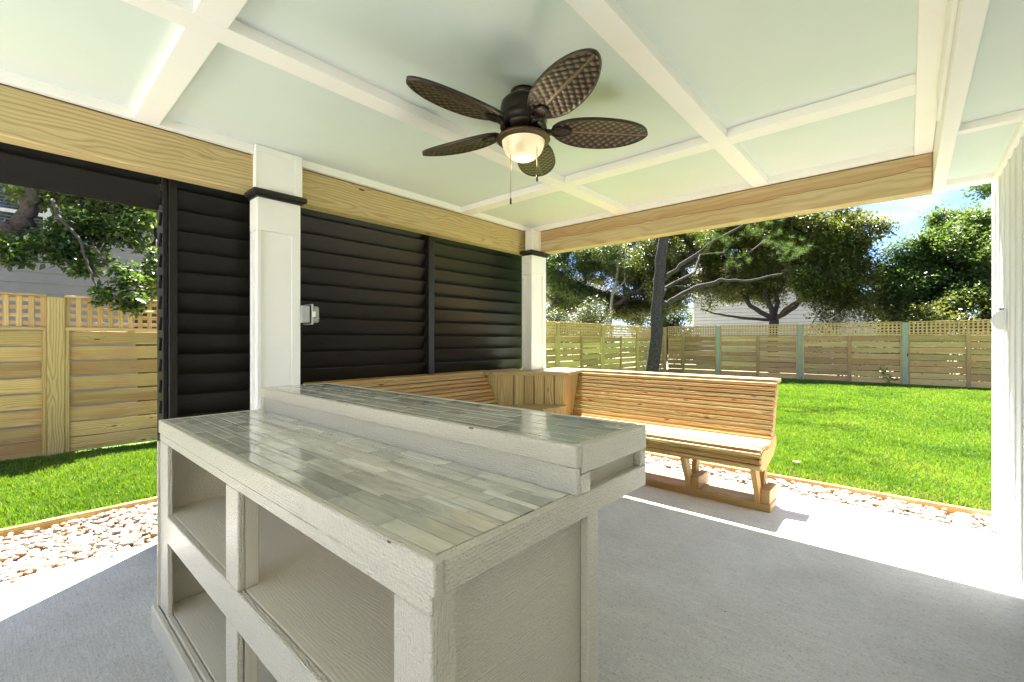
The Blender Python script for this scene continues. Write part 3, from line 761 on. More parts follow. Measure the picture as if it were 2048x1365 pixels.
# face frame
bb('stile', (XL + .012, YF + .004, 0.10), (-2.385, YF + .024, 0.8475), 'Z')
bb('stile', (-1.612, YF + .004, 0.545), (-1.503, YF + .024, 0.8475), 'Z')
bb('stile', (-1.612, YF + .004, 0.115), (-1.512, YF + .024, 0.4295), 'Z')
bb('stile', (-0.69, YF + .004, 0.10), (XR - .012, YF + .024, 0.8475), 'Z')
bb('mid_rail', (-2.3845, YF + .002, 0.430), (-0.6905, YF + .0235, 0.5445), 'X')
bb('base_rail', (-2.3845, YF + .004, 0.02), (-0.6905, YF + .024, 0.1145), 'X')
bb('baseboard', (XL - .03, YF - .022, 0.0), (XR + .004, YF + .0035, 0.105), 'X', bev=.006)
bb('baseboard', (XL - .03, YF + .004, 0.0), (XL - .001, 1.0, 0.105), 'Y', bev=.006)
# corner boards on both ends
bb('corner_board', (XR - .034, YF + .010, 0.106), (XR - .011, YF + .060, 0.8795), 'Z')
bb('corner_board', (XR - .034, 0.935, 0.106), (XR - .011, 0.985, 0.8795), 'Z')
bb('base_rail', (XR - .034, YF + .0605, 0.0), (XR - .012, 0.9345, 0.14), 'Y')
bb('end_panel', (XR - .052, YF + .026, 0.0), (XR - .0345, 0.975, 0.879), 'Y')
bb('corner_board', (XL + .003, YF - .006, 0.106), (XL + .0115, YF + .05, 0.8475), 'Z')
bb('end_panel', (XL + .024, YF + .026, 0.0), (XL + .042, 0.975, 0.879), 'Y')
bb('corner_board', (XL - .004, 0.93, 0.106), (XL + .0235, 0.985, 0.8795), 'Z')
# inside: shelves, back, divider, cleats
board('shelf', bar, (XL + .043, YF + .0245, 0.527), (XR - .0525, 0.955, 0.545), M['bar_inner'], 'X', .003)
board('shelf', bar, (XL + .043, YF + .0265, 0.097), (XR - .0525, 0.955, 0.115), M['bar_inner'], 'X', .003)
board('back_panel', bar, (XL + .043, 0.956, 0.0), (XR - .0525, 0.976, 0.879), M['bar_inner'], 'X', .003)
board('cleat', bar, (-1.545, YF + .0245, 0.5455), (-1.505, YF + .065, 0.8795), M['bar_inner'], 'Z', .003)
board('cleat', bar, (-1.553, YF + .0270, 0.1155), (-1.513, YF + .065, 0.4295), M['bar_inner'], 'Z', .003)
board('cleat', bar, (XL + .0435, 0.905, 0.5455), (XL + .085, 0.9555, 0.8795), M['bar_inner'], 'Z', .003)
board('cleat', bar, (XL + .0435, 0.905, 0.1155), (XL + .085, 0.9555, 0.5265), M['bar_inner'], 'Z', .003)
bb('soffit', (XL + .023, YF + .0245, 0.8705), (XR - .035, 1.21, 0.8795), 'X')
# lower counter bed with grout, raised bar
board('grout_bed', bar, (XL + .0225, YF + .0225, 0.88), (XR - .0225, 0.878, ZC - .0055), M['grout'], 'X', bev=0)
bb('riser', (XL + .02, 0.880, ZC - .03), (XR - .1155, 0.900, 1.003), 'X')
bb('riser', (XR - .115, 0.883, ZC - .03), (XR - .024, 0.900, 1.003), 'X')
bb('riser_corner', (XR - .115, 0.8695, ZC - .0008), (XR + .0004, 0.8825, 1.0030), 'Z', bev=.001)
bb('riser_corner', (XL + .02, 0.8770, ZC - .004), (XL + .055, 0.8795, 1.0042), 'Z', bev=.001)
bb('bar_fascia', (XL + .01, 0.868, 1.0035), (XR + .001, 0.889, ZR), 'X')
bb('bar_fascia', (XR - .022, 0.8895, 0.986), (XR + .001, 1.232, ZR - .001), 'Y')
bb('end_stile', (XR - .022, 0.883, ZC - .0005), (XR + .0008, 0.927, 0.9855), 'Z', .0006)
bb('end_stile', (XR - .022, 1.196, ZC - .0005), (XR + .0005, 1.231, 0.9855), 'Z')
bb('end_panel', (XR - .036, 0.890, ZC - .03), (XR - .0225, 1.212, 0.9865), 'Y')
bb('bar_fascia', (XL + .01, 1.212, 0.88), (XR - .0225, 1.231, ZR), 'X')
bb('bar_fascia', (XL + .008, 0.8895, 0.94), (XL + .029, 1.2115, ZR - .001), 'Y')
board('grout_bed', bar, (XL + .0295, 0.8895, 1.0), (XR - .0225, 1.2115, ZR - .0055), M['grout'], 'X', bev=0)
# tiles
TM = {}
def tiles(x0, x1, y0, y1, z, rows):
    y = y0; n = 0
    tot = sum(rows)
    sc = (y1 - y0) / tot
    for rw in rows:
        wdt = rw * sc
        x = x0; first = True
        while x < x1 - 1e-4:
            if rw > .03: ln = random.choice((0.10, 0.15, 0.20, 0.20, 0.30, 0.30))
            else: ln = random.choice((0.10, 0.15, 0.15, 0.20, 0.30))
            if first: ln *= random.uniform(.3, 1); first = False
            if x1 - (x + ln) < 0.05: ln = x1 - x
            ln = min(ln, x1 - x)
            g_ = .0016
            board('tile', bar, (x + g_, y + g_, z - .006), (x + ln - g_, y + wdt - g_, z + random.uniform(-.0006, .0006)), M['tile'], 'X', bev=.0011,
                  rot=Matrix.Rotation(random.uniform(-.0022, .0022), 4, 'Y') @ Matrix.Rotation(random.uniform(-.004, .004), 4, 'X'))
            n += 1
            x += ln
        y += wdt
    return n
tiles(XL + .024, XR - .024, YF + .024, 0.876, ZC - .0015, [.048, .048, .022, .048, .018, .048, .048, .022, .048, .018, .048])
tiles(XL + .031, XR - .024, 0.891, 1.210, ZR - .0015, [.022, .048, .016, .048, .032, .048, .016, .048])

# ------------------------------------------------------------------ benches and corner planter
def bench(label, along, a0, a1, to_world, legs, slat_w=.033):
    """profile in (d, z): d grows away from the sitter's front edge"""
    r = root('bench', to_world((a0 + a1) / 2, 0.3, 0), label, 'bench', 'slatted pine corner bench')
    B = M['pine_bench']
    prof = [(0.015, .372), (0.006, .412), (0.012, .452), (0.040, .486), (0.078, .497), (0.116, .497), (0.154, .492), (0.192, .487), (0.230, .483), (0.268, .481), (0.306, .484), (0.340, .497)]
    back0 = Vector((0.365, .527)); back1 = Vector((0.545, .930)); n = 12
    for i in range(n):
        p = back0.lerp(back1, i / (n - 1)); prof.append((p.x, p.y))
    for i, (d, z) in enumerate(prof):
        q0 = prof[max(i - 1, 0)]; q1 = prof[min(i + 1, len(prof) - 1)]
        tx, tz = q1[0] - q0[0], q1[1] - q0[1]; l = math.hypot(tx, tz); tx /= l; tz /= l
        c = to_world((a0 + a1) / 2, d, z)
        e1 = (to_world(a1, d, z) - to_world(a0, d, z)); L_ = e1.length; e1.normalize()
        e2 = (to_world(0, d + tx, z + tz) - to_world(0, d, z)).normalized()
        e3 = e1.cross(e2)
        R = Matrix((e1, e2, e3)).transposed().to_4x4()
        put('slat', box_mesh(L_, slat_w, 0.036, .0055, B), Matrix.Translation(c) @ R, r)
    # stringers, legs, feet
    pol = [(0.028, .362), (0.026, .44), (0.05, .465), (0.10, .478), (0.25, .462), (0.33, .480), (0.375, .52), (0.51, .548), (0.515, .45), (0.40, .385), (0.16, .33), (0.05, .335)]
    def stringer(a, th=.038):
        vs = [to_world(a, p[0], p[1]) for p in pol] + [to_world(a + th, p[0], p[1]) for p in pol]
        c = sum(vs, Vector()) / len(vs); m_ = len(pol)
        bm = bmesh.new(); bv = [bm.verts.new(v - c) for v in vs]
        bm.faces.new(bv[:m_]); bm.faces.new(bv[m_:])
        for i in range(m_): bm.faces.new((bv[i], bv[(i + 1) % m_], bv[m_ + (i + 1) % m_], bv[m_ + i]))
        bmesh.ops.recalc_face_normals(bm, faces=bm.faces)
        me = bpy.data.meshes.new('stringer'); bm.to_mesh(me); bm.free(); me.materials.append(B)
        put('stringer', me, Matrix.Translation(c), r)
    for a in legs:
        stringer(a)
        ax = (to_world(1, 0, 0) - to_world(0, 0, 0)).normalized()
        beam_between('leg', r, to_world(a - .022, .065, .375), to_world(a - .022, .225, .055), .085, .038, B, up=ax)
        beam_between('leg', r, to_world(a - .022, .40, .40), to_world(a - .022, .30, .055), .085, .038, B, up=ax)
        p0 = to_world(a - .001, .175, .062); p1 = to_world(a + .062, .42, .168)
        lo = Vector(map(min, p0, p1)); hi = Vector(map(max, p0, p1))
        board('foot_block', r, lo, hi, B, 'Y' if along == 'X' else 'X', bev=.004)
        # back upright behind the slats
        beam_between('upright', r, to_world(a + .018, .40, .50), to_world(a + .018, .585, .925), .07, .036, B, up=ax)
    p0 = to_world(a0, .18, 0.0); p1 = to_world(legs[-1] + .066, .40, .0605)
    lo = Vector(map(min, p0, p1)); hi = Vector(map(max, p0, p1))
    board('base_rail', r, lo, hi, B, along, bev=.004)
    p0 = to_world(a0, .552, 0.945); p1 = to_world(a1 - .002, .72, .978)
    lo = Vector(map(min, p0, p1)); hi = Vector(map(max, p0, p1))
    board('top_cap', r, lo, hi, B, along, bev=.004)
    return r
bench('slatted pine bench with sunlit seat facing away from the lawn', 'X', -2.75, -0.80, lambda a, d, z: Vector((a, 3.625 + d, z)), [-2.2, -1.36, -0.84 + .002])
bench('slatted pine bench with its back against the black louvers', 'Y', 1.50, 3.42, lambda a, d, z: Vector((-2.735 - d, a, z)), [1.7, 2.6], slat_w=.0335)

pl = root('corner_planter', (-2.95, 3.7, 0), 'octagonal pine planter box with a lower step in the bench corner', 'planter')
top = [(-3.40, 3.25), (-3.165, 3.29), (-3.025, 3.395), (-2.565, 3.735), (-2.665, 4.13), (-2.665, 4.345), (-3.11, 4.345), (-3.11, 3.845), (-3.40, 3.845)]
prism('planter_top', pl, top, 'Z', 0.943, 0.976, M['pine_planter'])
Q = M['pine_planter']
def clad(pts, z0, z1, n_each, name='planter_board', inward=0.022):
    for (p, q, n) in pts:
        p = Vector((*p, 0)); q = Vector((*q, 0)); d = q - p
        for i in range(n):
            a = p + d * (i / n); b_ = p + d * ((i + 1) / n)
            u = (b_ - a).normalized(); a2 = a + u * .0034; b2 = b_ - u * .0034
            nrm = Vector((u.y, -u.x, 0))
            c = (a2 + b2) / 2 - nrm * (inward * .5 + .0 + random.uniform(0, .0015)); c.z = (z0 + z1) / 2
            R = Matrix((Vector((0, 0, 1)), u, -nrm if False else Vector((0, 0, 1)).cross(u))).transposed().to_4x4()
            put(name, box_mesh(z1 - z0, (b2 - a2).length, inward, .003, Q), Matrix.Translation(c) @ R, pl)
prism('dark_backing', pl, [(-3.38, 3.34), (-3.17, 3.35), (-3.03, 3.46), (-2.64, 3.77), (-2.735, 4.0), (-3.0, 4.1), (-3.38, 3.84)], 'Z', 0.08, 0.94, M['shaft_dark'])  # added dark box behind the boards so their gaps read as shaded
prism('dark_backing', pl, [(-2.94, 3.42), (-2.93, 3.352), (-2.617, 3.395), (-2.585, 3.68), (-2.66, 3.72)], 'Z', 0.05, 0.616, M['shaft_dark'])
clad([((-3.27, 3.30), (-3.145, 3.325), 1), ((-3.145, 3.325), (-3.010, 3.428), 1), ((-3.008, 3.430), (-2.605, 3.742), 5), ((-2.603, 3.745), (-2.702, 4.16), 2)], 0.10, 0.9425, None)
prism('step_top', pl, [(-3.0, 3.40), (-2.975, 3.305), (-2.575, 3.355), (-2.535, 3.70), (-2.60, 3.735), (-2.66, 3.70)], 'Z', 0.618, 0.648, M['pine_planter'])
clad([((-2.955, 3.325), (-2.592, 3.372), 3), ((-2.590, 3.374), (-2.556, 3.70), 4)], 0.06, 0.6175, None, name='step_board')

# ------------------------------------------------------------------ ceiling fan
FC = Vector((-1.496, 1.78, 0))
fan = root('ceiling_fan', (FC.x, FC.y, ZP), 'dark bronze ceiling fan with five woven leaf blades and lit bowl', 'ceiling fan')
lathe('canopy', fan, (FC.x, FC.y, 0), [(0.001, 2.591), (0.066, 2.591), (0.068, 2.575), (0.062, 2.556), (0.052, 2.552)], M['bronze'])
lathe('motor_housing', fan, (FC.x, FC.y, 0), [(0.050, 2.556), (0.070, 2.553), (0.098, 2.545), (0.115, 2.528), (0.120, 2.505), (0.120, 2.47), (0.118, 2.462), (0.122, 2.455), (0.122, 2.432), (0.112, 2.418), (0.118, 2.412), (0.122, 2.402), (0.116, 2.392), (0.094, 2.378), (0.06, 2.374), (0.055, 2.360), (0.075, 2.356), (0.001, 2.356)], M['bronze'], 48)
lathe('light_ring', fan, (FC.x, FC.y, 0), [(0.060, 2.362), (0.095, 2.364), (0.128, 2.354), (0.138, 2.344), (0.1395, 2.338), (0.136, 2.333), (0.127, 2.335), (0.116, 2.331), (0.112, 2.326), (0.110, 2.334)], M['bronze_brown'], 56)
bowl = lathe('light_bowl', fan, (FC.x, FC.y, 2.33), [(0.1105, .002), (0.109, -.012), (0.103, -.036), (0.092, -.056), (0.076, -.074), (0.056, -.087), (0.034, -.0955), (0.014, -.099), (0.0005, -.100)], M['bowl'], 56)
def blade_mesh():
    # leaf outline, local X outward from hub; woven relief on both faces
    r0, r1 = 0.150, 0.668
    nx, ny = 110, 46
    vs = []; wv = []; fs = []
    def half(t): return 0.112 * max(0.0, 1 - abs(2 * t ** 0.93 - 1) ** 2.15) ** 0.56
    for side in (1, -1):
        for i in range(nx + 1):
            t = i / nx
            x = r0 + (r1 - r0) * (0.5 - 0.5 * math.cos(math.pi * t))
            tt = (x - r0) / (r1 - r0)
            hw = max(half(max(1e-4, min(.9999, tt))), 0.0008)
            for j in range(ny + 1):
                s = -1 + 2 * j / ny
                y = hw * s
                edge = hw - abs(y)
                endd = min(x - r0, r1 - x)
                u = (x + y) / 0.044; v_ = (x - y * 1.15) / 0.044
                cu, cv = math.floor(u), math.floor(v_); fu, fv = u - cu, v_ - cv
                if (cu + cv) % 2 == 0: hgt = math.sin(math.pi * fu) * (0.55 + .45 * math.sin(math.pi * fv)) ; hgt = (math.sin(math.pi * fv)) ** 0.8 * (0.45 + 0.55 * math.sin(math.pi * fu))
                else: hgt = (math.sin(math.pi * fu)) ** 0.8 * (0.45 + 0.55 * math.sin(math.pi * fv))
                z = 0.0058 * hgt; c_ = hgt ** 1.6
                if abs(y) < 0.006: z = 0.0055 * (1 - (abs(y) / .006) ** 2 * .4); c_ = 0.85
                elif abs(y) < 0.008: c_ = 0.05
                if edge < 0.006 or endd < 0.006: z = 0.006; c_ = 0.42
                elif edge < 0.0085: z = 0.0; c_ = 0.0
                camber = -0.012 * (y / 0.11) ** 2
                vs.append((x, y, side * (0.003 + z) + camber)); wv.append(c_)
    W_ = ny + 1; H_ = (nx + 1) * W_
    for i in range(nx):
        for j in range(ny):
            a = i * W_ + j
            fs.append((a, a + W_, a + W_ + 1, a + 1)); fs.append((H_ + a, H_ + a + 1, H_ + a + W_ + 1, H_ + a + W_))
        fs.append((i * W_, H_ + i * W_, H_ + (i + 1) * W_, (i + 1) * W_))
        a = i * W_ + ny; fs.append((a, a + W_, H_ + a + W_, H_ + a))
    me = mesh_from('blade', vs, fs, M['blade'], True)
    at = me.attributes.new('weave', 'FLOAT', 'POINT'); at.data.foreach_set('value', np.array(wv, dtype=np.float32))
    return me
BM_ = blade_mesh()
def iron_mesh():
    vs, fs = tube_data([(0.085, 0, -.012), (0.120, 0, -.020), (0.150, 0, -.018)], [.012, .010, .012], 10)
    ring = []
    nseg = 36
    for k in range(nseg + 1):
        a = math.pi + 2 * math.pi * k / nseg
        x = 0.198 + 0.052 * math.cos(a); y = 0.032 * math.sin(a) * (1.0 - 0.25 * math.cos(a))
        ring.append((x, y, -.013))
    tube_data(ring, [.0062] * len(ring), 8, vs, fs)
    tube_data([(0.10, -.012, -.010), (0.135, -.02, -.02), (0.16, -.010, -.016)], [.005, .005, .006], 6, vs, fs)
    tube_data([(0.10, .012, -.010), (0.135, .02, -.02), (0.16, .010, -.016)], [.005, .005, .006], 6, vs, fs)
    return mesh_from('blade_iron', vs, fs, M['bronze'], True)
IM_ = iron_mesh()
def pad_mesh():
    vs = []; fs = []
    for z in (-.006, -.016):
        for k in range(28):
            a = 2 * math.pi * k / 28
            s = .86 if z < -.01 else 1
            vs.append((0.198 + 0.047 * s * math.cos(a), 0.028 * s * math.sin(a), z))
    fs.append(tuple(range(28))); fs.append(tuple(reversed(range(28, 56))))
    for k in range(28): fs.append((k, (k + 1) % 28, 28 + (k + 1) % 28, 28 + k))
    return mesh_from('iron_pad', vs, fs, M['bronze'], False)
PD_ = pad_mesh()
for a in (-97, -25.5, 47.5, 119, 192):
    Mb = Matrix.Translation((FC.x, FC.y, 2.402)) @ Matrix.Rotation(math.radians(a), 4, 'Z') @ Matrix.Rotation(math.radians(-13), 4, 'X')
    bl_ = put('blade', BM_, Mb, fan)
    put('blade_iron', IM_, Mb, bl_); put('iron_pad', PD_, Mb, bl_)
def chain(px, py_top, py_bot, dep):
    a = Vector((0, 0, EYE)) + ray(px, py_top) * dep; b_ = Vector((0, 0, EYE)) + ray(px, py_bot) * dep
    c = tube('pull_chain', fan, [a, (a + b_) / 2, b_], .0016, M['chain'], 6)
    tube('fob', c, [b_ + Vector((0, 0, .002)), b_ - Vector((0, 0, .028))], [.005, .005], M['bronze'], 10)
chain(1021.5, 268, 398, 2.30)
chain(1074.0, 262, 352, 2.26)
# bulb inside the bowl
bd = bpy.data.lights.new('fan_bulb', 'POINT'); bd.energy = 0.5; bd.color = (1, .8, .52); bd.shadow_soft_size = .03
bo = bpy.data.objects.new('fan_bulb', bd); C.objects.link(bo); bo.parent = fan; bo.location = (0, 0, 2.215 - ZP)

# ------------------------------------------------------------------ outlets
ob = root('outlet_box', (-3.2, 1.40, 1.48), 'grey weatherproof outlet box with clear cover on the side of the near post', 'outlet box')
board('box_body', ob, (-3.30, 1.3735, 1.425), (-3.18, 1.43, 1.545), M['grey_box'], 'Z', bev=.004)
board('gasket', ob, (-3.305, 1.4305, 1.42), (-3.175, 1.437, 1.55), M['bronze'], 'Z', bev=.001)
board('cover_frame', ob, (-3.31, 1.4375, 1.412), (-3.170, 1.452, 1.558), M['grey_box'], 'Z', bev=.004)
board('clear_cover', ob, (-3.30, 1.4525, 1.425), (-3.18, 1.50, 1.545), M['clear'], 'Z', bev=.012)
board('latch', ob, (-3.1695, 1.44, 1.465), (-3.162, 1.462, 1.505), M['frame_white'], 'Z', bev=.002)
tube('wire', ob, [(-3.30, 1.40, 2.25), (-3.305, 1.405, 2.18), (-3.32, 1.39, 2.12)], .006, M['grey_box'], 8)
o2 = root('outlet_box', (0.42, 3.92, 1.42), 'white bubble outlet cover on the right wall', 'outlet box')
board('back_plate', o2, (0.424, 3.865, 1.345), (0.4318, 3.965, 1.485), M['frame_white'], 'Z', bev=.003)
prism('bubble_cover', o2, [(0.4235, 1.36), (0.395, 1.365), (0.378, 1.395), (0.372, 1.42), (0.385, 1.45), (0.408, 1.475), (0.4235, 1.48)], 'Y', 3.875, 3.955, M['frame_white'])
board('hinge', o2, (0.405, 3.88, 1.481), (0.4235, 3.95, 1.489), M['bronze'], 'Y', bev=.002)

# ------------------------------------------------------------------ fences
def fence(r, axis, line, inward, a0, a1, posts, studs, green=(), near=None, zt=1.80, zm=1.42, pitch=.172, bh=.156, far_joined=True, stretch=1.0):
    """axis: direction it runs; line: coordinate across; inward: +1/-1 side facing the yard"""
    FM = M['pine_fence']
    def bx(name, a_, b_, d0, d1, z0, z1, mat, grain, bev=.003):
        d0, d1 = line + inward * d0, line + inward * d1
        dl, dh = min(d0, d1), max(d0, d1)
        if axis == 'Y': return board(name, r, (dl, a_, z0), (dh, b_, z1), mat, grain, bev)
        return board(name, r, (a_, dl, z0), (b_, dh, z1), mat, grain, bev)
    ps = sorted(posts)
    for i, p in enumerate(ps):
        bx('fence_post', p - .07, p + .07, -.01, .045, -.05, zt - .025, M['green_post'] if i in green else M['pine_post'], 'Z', .006)
    lims = [a0] + ps + [a1]
    joints = sorted(ps + [s for s in studs])
    for s in studs: bx('stud', s - .045, s + .045, .0, .032, .0, zm - .012, FM, 'Z')
    for i in range(len(lims) - 1):
        pa = lims[i] + (.07 if i > 0 else 0); pb = lims[i + 1] - (.07 if i < len(lims) - 2 else 0)
        if pb - pa < .05: continue
        bx('cap_rail', pa if i else a0, pb, -.03, .04, zt - .022, zt, M['lattice_pine'], axis)
        bx('lattice_rail', pa + .001, pb - .001, -.005, .030, zm - .010, zm + .026, FM, axis)
        # studs next to posts
        if i > 0: bx('stud', pa + .001, pa + .036, -.001, .030, 0.0, zm - .012, FM, 'Z')
        if i < len(lims) - 2: bx('stud', pb - .036, pb - .001, -.001, .030, 0.0, zm - .012, FM, 'Z')
        # boards (cut at the middle studs)
        cuts = [pa + .001] + [s for s in sorted(studs) if pa < s < pb] + [pb - .001]
        for a_, b_ in zip(cuts[:-1], cuts[1:]):
            for k in range(8):
                z1 = zm - .016 - k * pitch + random.uniform(-.004, .004); z0 = z1 - bh - random.uniform(-.004, .006)
                if k == 7: z0 = max(z0, .02)
                bx('fence_board', a_ + .0005, b_ - .0005, -.022, -.0015, z0, z1, FM, axis)
        # lattice
        dlat = zt - .022 - (zm + .026)
        near_here = near and not (pb < near[0] or pa > near[1])
        if near_here:
            for k in range(4):
                zz = zm + .026 + dlat * (k + .5) / 4
                bx('lattice_strip', pa + .002, pb - .002, -.018, -.008, zz - .020, zz + .020, M['lattice_pine'], axis, .001)
            n = int(round((pb - pa) / .092)); st = (pb - pa - .045) / n
            for k in range(n + 1):
                c = pa + .0225 + st * k
                bx('lattice_strip', c - .021, c + .021, -.0075, .003, zm + .027, zt - .023, M['lattice_pine'], 'Z', .001)
        else:
            bm = bmesh.new()
            def addb(a_, b_, d0, d1, z0, z1):
                d0, d1 = line + inward * d0, line + inward * d1
                m_ = bmesh.ops.create_cube(bm, size=1)['verts']
                for v in m_:
                    aa = (a_ + b_) / 2 + v.co.x * (b_ - a_); dd = (d0 + d1) / 2 + v.co.y * abs(d1 - d0); z_ = (z0 + z1) / 2 + v.co.z * (z1 - z0)
                    v.co = Vector((dd, aa, z_)) if axis == 'Y' else Vector((aa, dd, z_))
            for k in range(4):
                zz = zm + .026 + dlat * (k + .5) / 4; addb(pa + .002, pb - .002, -.018, -.008, zz - .020, zz + .020)
            n = int(round((pb - pa) / .092)); st = (pb - pa - .045) / n
            for k in range(n + 1):
                c = pa + .0225 + st * k; addb(c - .021, c + .021, -.0075, .003, zm + .027, zt - .023)
            bmesh.ops.recalc_face_normals(bm, faces=bm.faces)
            c0 = Vector((line, (pa + pb) / 2, zm)) if axis == 'Y' else Vector(((pa + pb) / 2, line, zm))
            for v in bm.verts: v.co -= c0
            me = bpy.data.meshes.new('lattice'); bm.to_mesh(me); bm.free(); me.materials.append(M['lattice_pine'])
            put('lattice', me, Matrix.Translation(c0), r)
fl = root('fence', (-7.05, 5, 0), 'pine board fence with lattice top along the left side of the yard', 'fence')
lp = [0.362 + 2.36 * k for k in range(-3, 8)]; lp = [p for p in lp if p < 16.9]
fence(fl, 'Y', -7.05, 1, -6.9, 17.08, lp, [p + 1.18 for p in lp if p > 4 and p + 1.18 < 17], near=(-1.0, 2.7))
fr = root('fence', (-2, 17.1, 0), 'pine board fence with lattice top and green tinted posts across the back lawn', 'fence')
fence(fr, 'X', 17.15, -1, -7.03, 6.9, [-5.16, -2.63, -0.06, 2.5, 5.0], [-6.42, -3.87, -1.34, 1.22, 3.7], green=(0, 1, 2, 3, 4), zt=1.84, zm=1.45, pitch=.176, bh=.1615)

# ------------------------------------------------------------------ trees
def leaves(centres, per, spread, size, mat, name='crown', parent=None, tone_c=None, droop=0.0, shape=1.0, flat=0.75, elong=1.9):
    """clusters of small folded leaves (2 quads split to 4 tris -> stored as 2 tris each half)"""
    cs = np.array([tuple(c) for c in centres]); k = len(cs)
    P_ = np.repeat(cs, per, axis=0)
    n = len(P_)
    off = RS.randn(n, 3); off /= np.linalg.norm(off, axis=1)[:, None]; rad = RS.rand(n) ** 0.45
    sp = np.repeat(np.asarray(spread) * np.ones(k), per)
    P_ = P_ + off * (rad * sp)[:, None] * np.array([1, 1, flat])
    P_[:, 2] -= droop * RS.rand(n) * sp
    d = RS.randn(n, 3) + off * 0.6; d[:, 2] = d[:, 2] * .6 - .1; d /= np.linalg.norm(d, axis=1)[:, None]
    u = np.cross(d, RS.randn(n, 3) * .45 + np.array([0, 0, 1.0])); u /= np.linalg.norm(u, axis=1)[:, None]
    nn = np.cross(u, d)
    L_ = size * (0.45 + 1.0 * RS.rand(n) ** 1.4); W_ = L_ / elong * .5
    a = P_; b_ = P_ + d * (L_ * .45)[:, None] + u * W_[:, None] + nn * (W_ * .35)[:, None]
    c_ = P_ + d * L_[:, None]; e_ = P_ + d * (L_ * .45)[:, None] - u * W_[:, None] + nn * (W_ * .35)[:, None]
    V = np.stack([a, b_, c_, e_], 1).reshape(-1, 3)
    i0 = np.arange(n) * 4
    F = np.stack([i0, i0 + 1, i0 + 2, i0, i0 + 2, i0 + 3], 1).ravel()
    ct = RS.rand(k) if tone_c is None else np.asarray(tone_c)
    t_ = np.clip(np.repeat(ct, per) * .6 + .4 * RS.rand(n), 0, 1)
    return put(name, np_mesh(name, V, F, 3, mat, np.repeat(t_, 2)), I4, parent, kind='stuff')
def wobble(p, q, n, amp, rnd):
    pts = []
    for i in range(n + 1):
        t = i / n; v = p.lerp(q, t)
        k = math.sin(math.pi * t) * amp
        pts.append(v + Vector((rnd.uniform(-1, 1), rnd.uniform(-1, 1), rnd.uniform(-1, 1))) * k)
    return pts
def tree(label, base, limbs, crowns, leafmat, bark, seed=1, trunk_r=.18, leaf=.085, per=70, dens=1.0, clump=.34, twigs=True, name='oak_tree', group='oak trees beyond the rear fence', cat='tree', sub=(5, 4)):
    """limbs: list of (list of points, r0, r1); crowns: ellipsoids (centre, radii, n clumps)"""
    rnd = random.Random(seed)
    r = root(name, base, label, cat, group)
    vs = []; fs = []
    ends = []
    for pts, r0, r1 in limbs:
        pts = [Vector(p) for p in pts]; full = []
        for i in range(len(pts) - 1):
            seg = wobble(pts[i], pts[i + 1], 4, (pts[i + 1] - pts[i]).length * .035, rnd)
            full += seg[:-1] if i < len(pts) - 2 else seg
        rr = [r0 + (r1 - r0) * (i / (len(full) - 1)) ** .8 for i in range(len(full))]
        tube_data(full, rr, 9, vs, fs); ends += [(full[i], rr[i]) for i in range(len(full) // 3, len(full), 2)]
    cl = []; tones = []; spreads = []
    for (c, rad, n) in crowns:
        c = Vector(c)
        for _ in range(int(n * dens * 1.9)):
            d = Vector((rnd.gauss(0, 1), rnd.gauss(0, 1), rnd.gauss(0, 1))).normalized() * rnd.random() ** .42
            p = c + Vector((d.x * rad[0], d.y * rad[1], d.z * rad[2]))
            p += Vector((noise.noise(p * .55), noise.noise(p * .55 + Vector((9, 0, 0))), noise.noise(p * .55 + Vector((0, 9, 0))))) * 1.25 * clump / .34
            if noise.noise(p * 1.15 + Vector((4, 4, 4))) < -.22: continue
            cl.append(p); tones.append(min(1, max(0, .35 + .5 * noise.noise(p * .8) + .25 * rnd.random()))); spreads.append(clump * rnd.uniform(.6, 1.35))
    if twigs and ends:
        for p in cl[::6]:
            e, er = min(ends, key=lambda q: (q[0] - p).length_squared)
            if (e - p).length < 3.2:
                mid = e.lerp(p, .55) + Vector((rnd.uniform(-.15, .15), rnd.uniform(-.15, .15), rnd.uniform(0, .25)))
                r0 = min(er * .55, .035)
                tube_data([e, mid, p], [r0, r0 * .5, .006], 5, vs, fs)
    put('trunk', mesh_from('trunk', vs, fs, bark, True), I4, r)
    leaves(cl, per, spreads, leaf, leafmat, 'crown', r, tones, flat=.7)
    return r
A = at_y
YO = 19.6
# central spreading oak
b0 = at_y(1548, 690, YO); b0.z = 0
c1 = at_y(1548, 640, YO)
limbs = [([b0, c1], .20, .17),
         ([c1, A(1500, 612, YO), A(1472, 575, YO + .3), A(1462, 540, YO + .3), A(1440, 480, YO)], .11, .03),
         ([c1, A(1535, 600, YO - .2), A(1522, 560, YO - .4), A(1500, 500, YO), A(1490, 450, YO)], .11, .03),
         ([c1, A(1556, 605, YO), A(1545, 560, YO), A(1560, 500, YO + .5), A(1555, 440, YO)], .10, .03),
         ([c1, A(1590, 615, YO), A(1612, 590, YO), A(1640, 555, YO), A(1690, 500, YO)], .10, .03),
         ([c1, A(1480, 636, YO - .4), A(1430, 628, YO - .5), A(1400, 618, YO - .6)], .07, .02),
         ([c1, A(1600, 600, YO - .8), A(1650, 570, YO - 1), A(1705, 570, YO - 1)], .07, .02)]
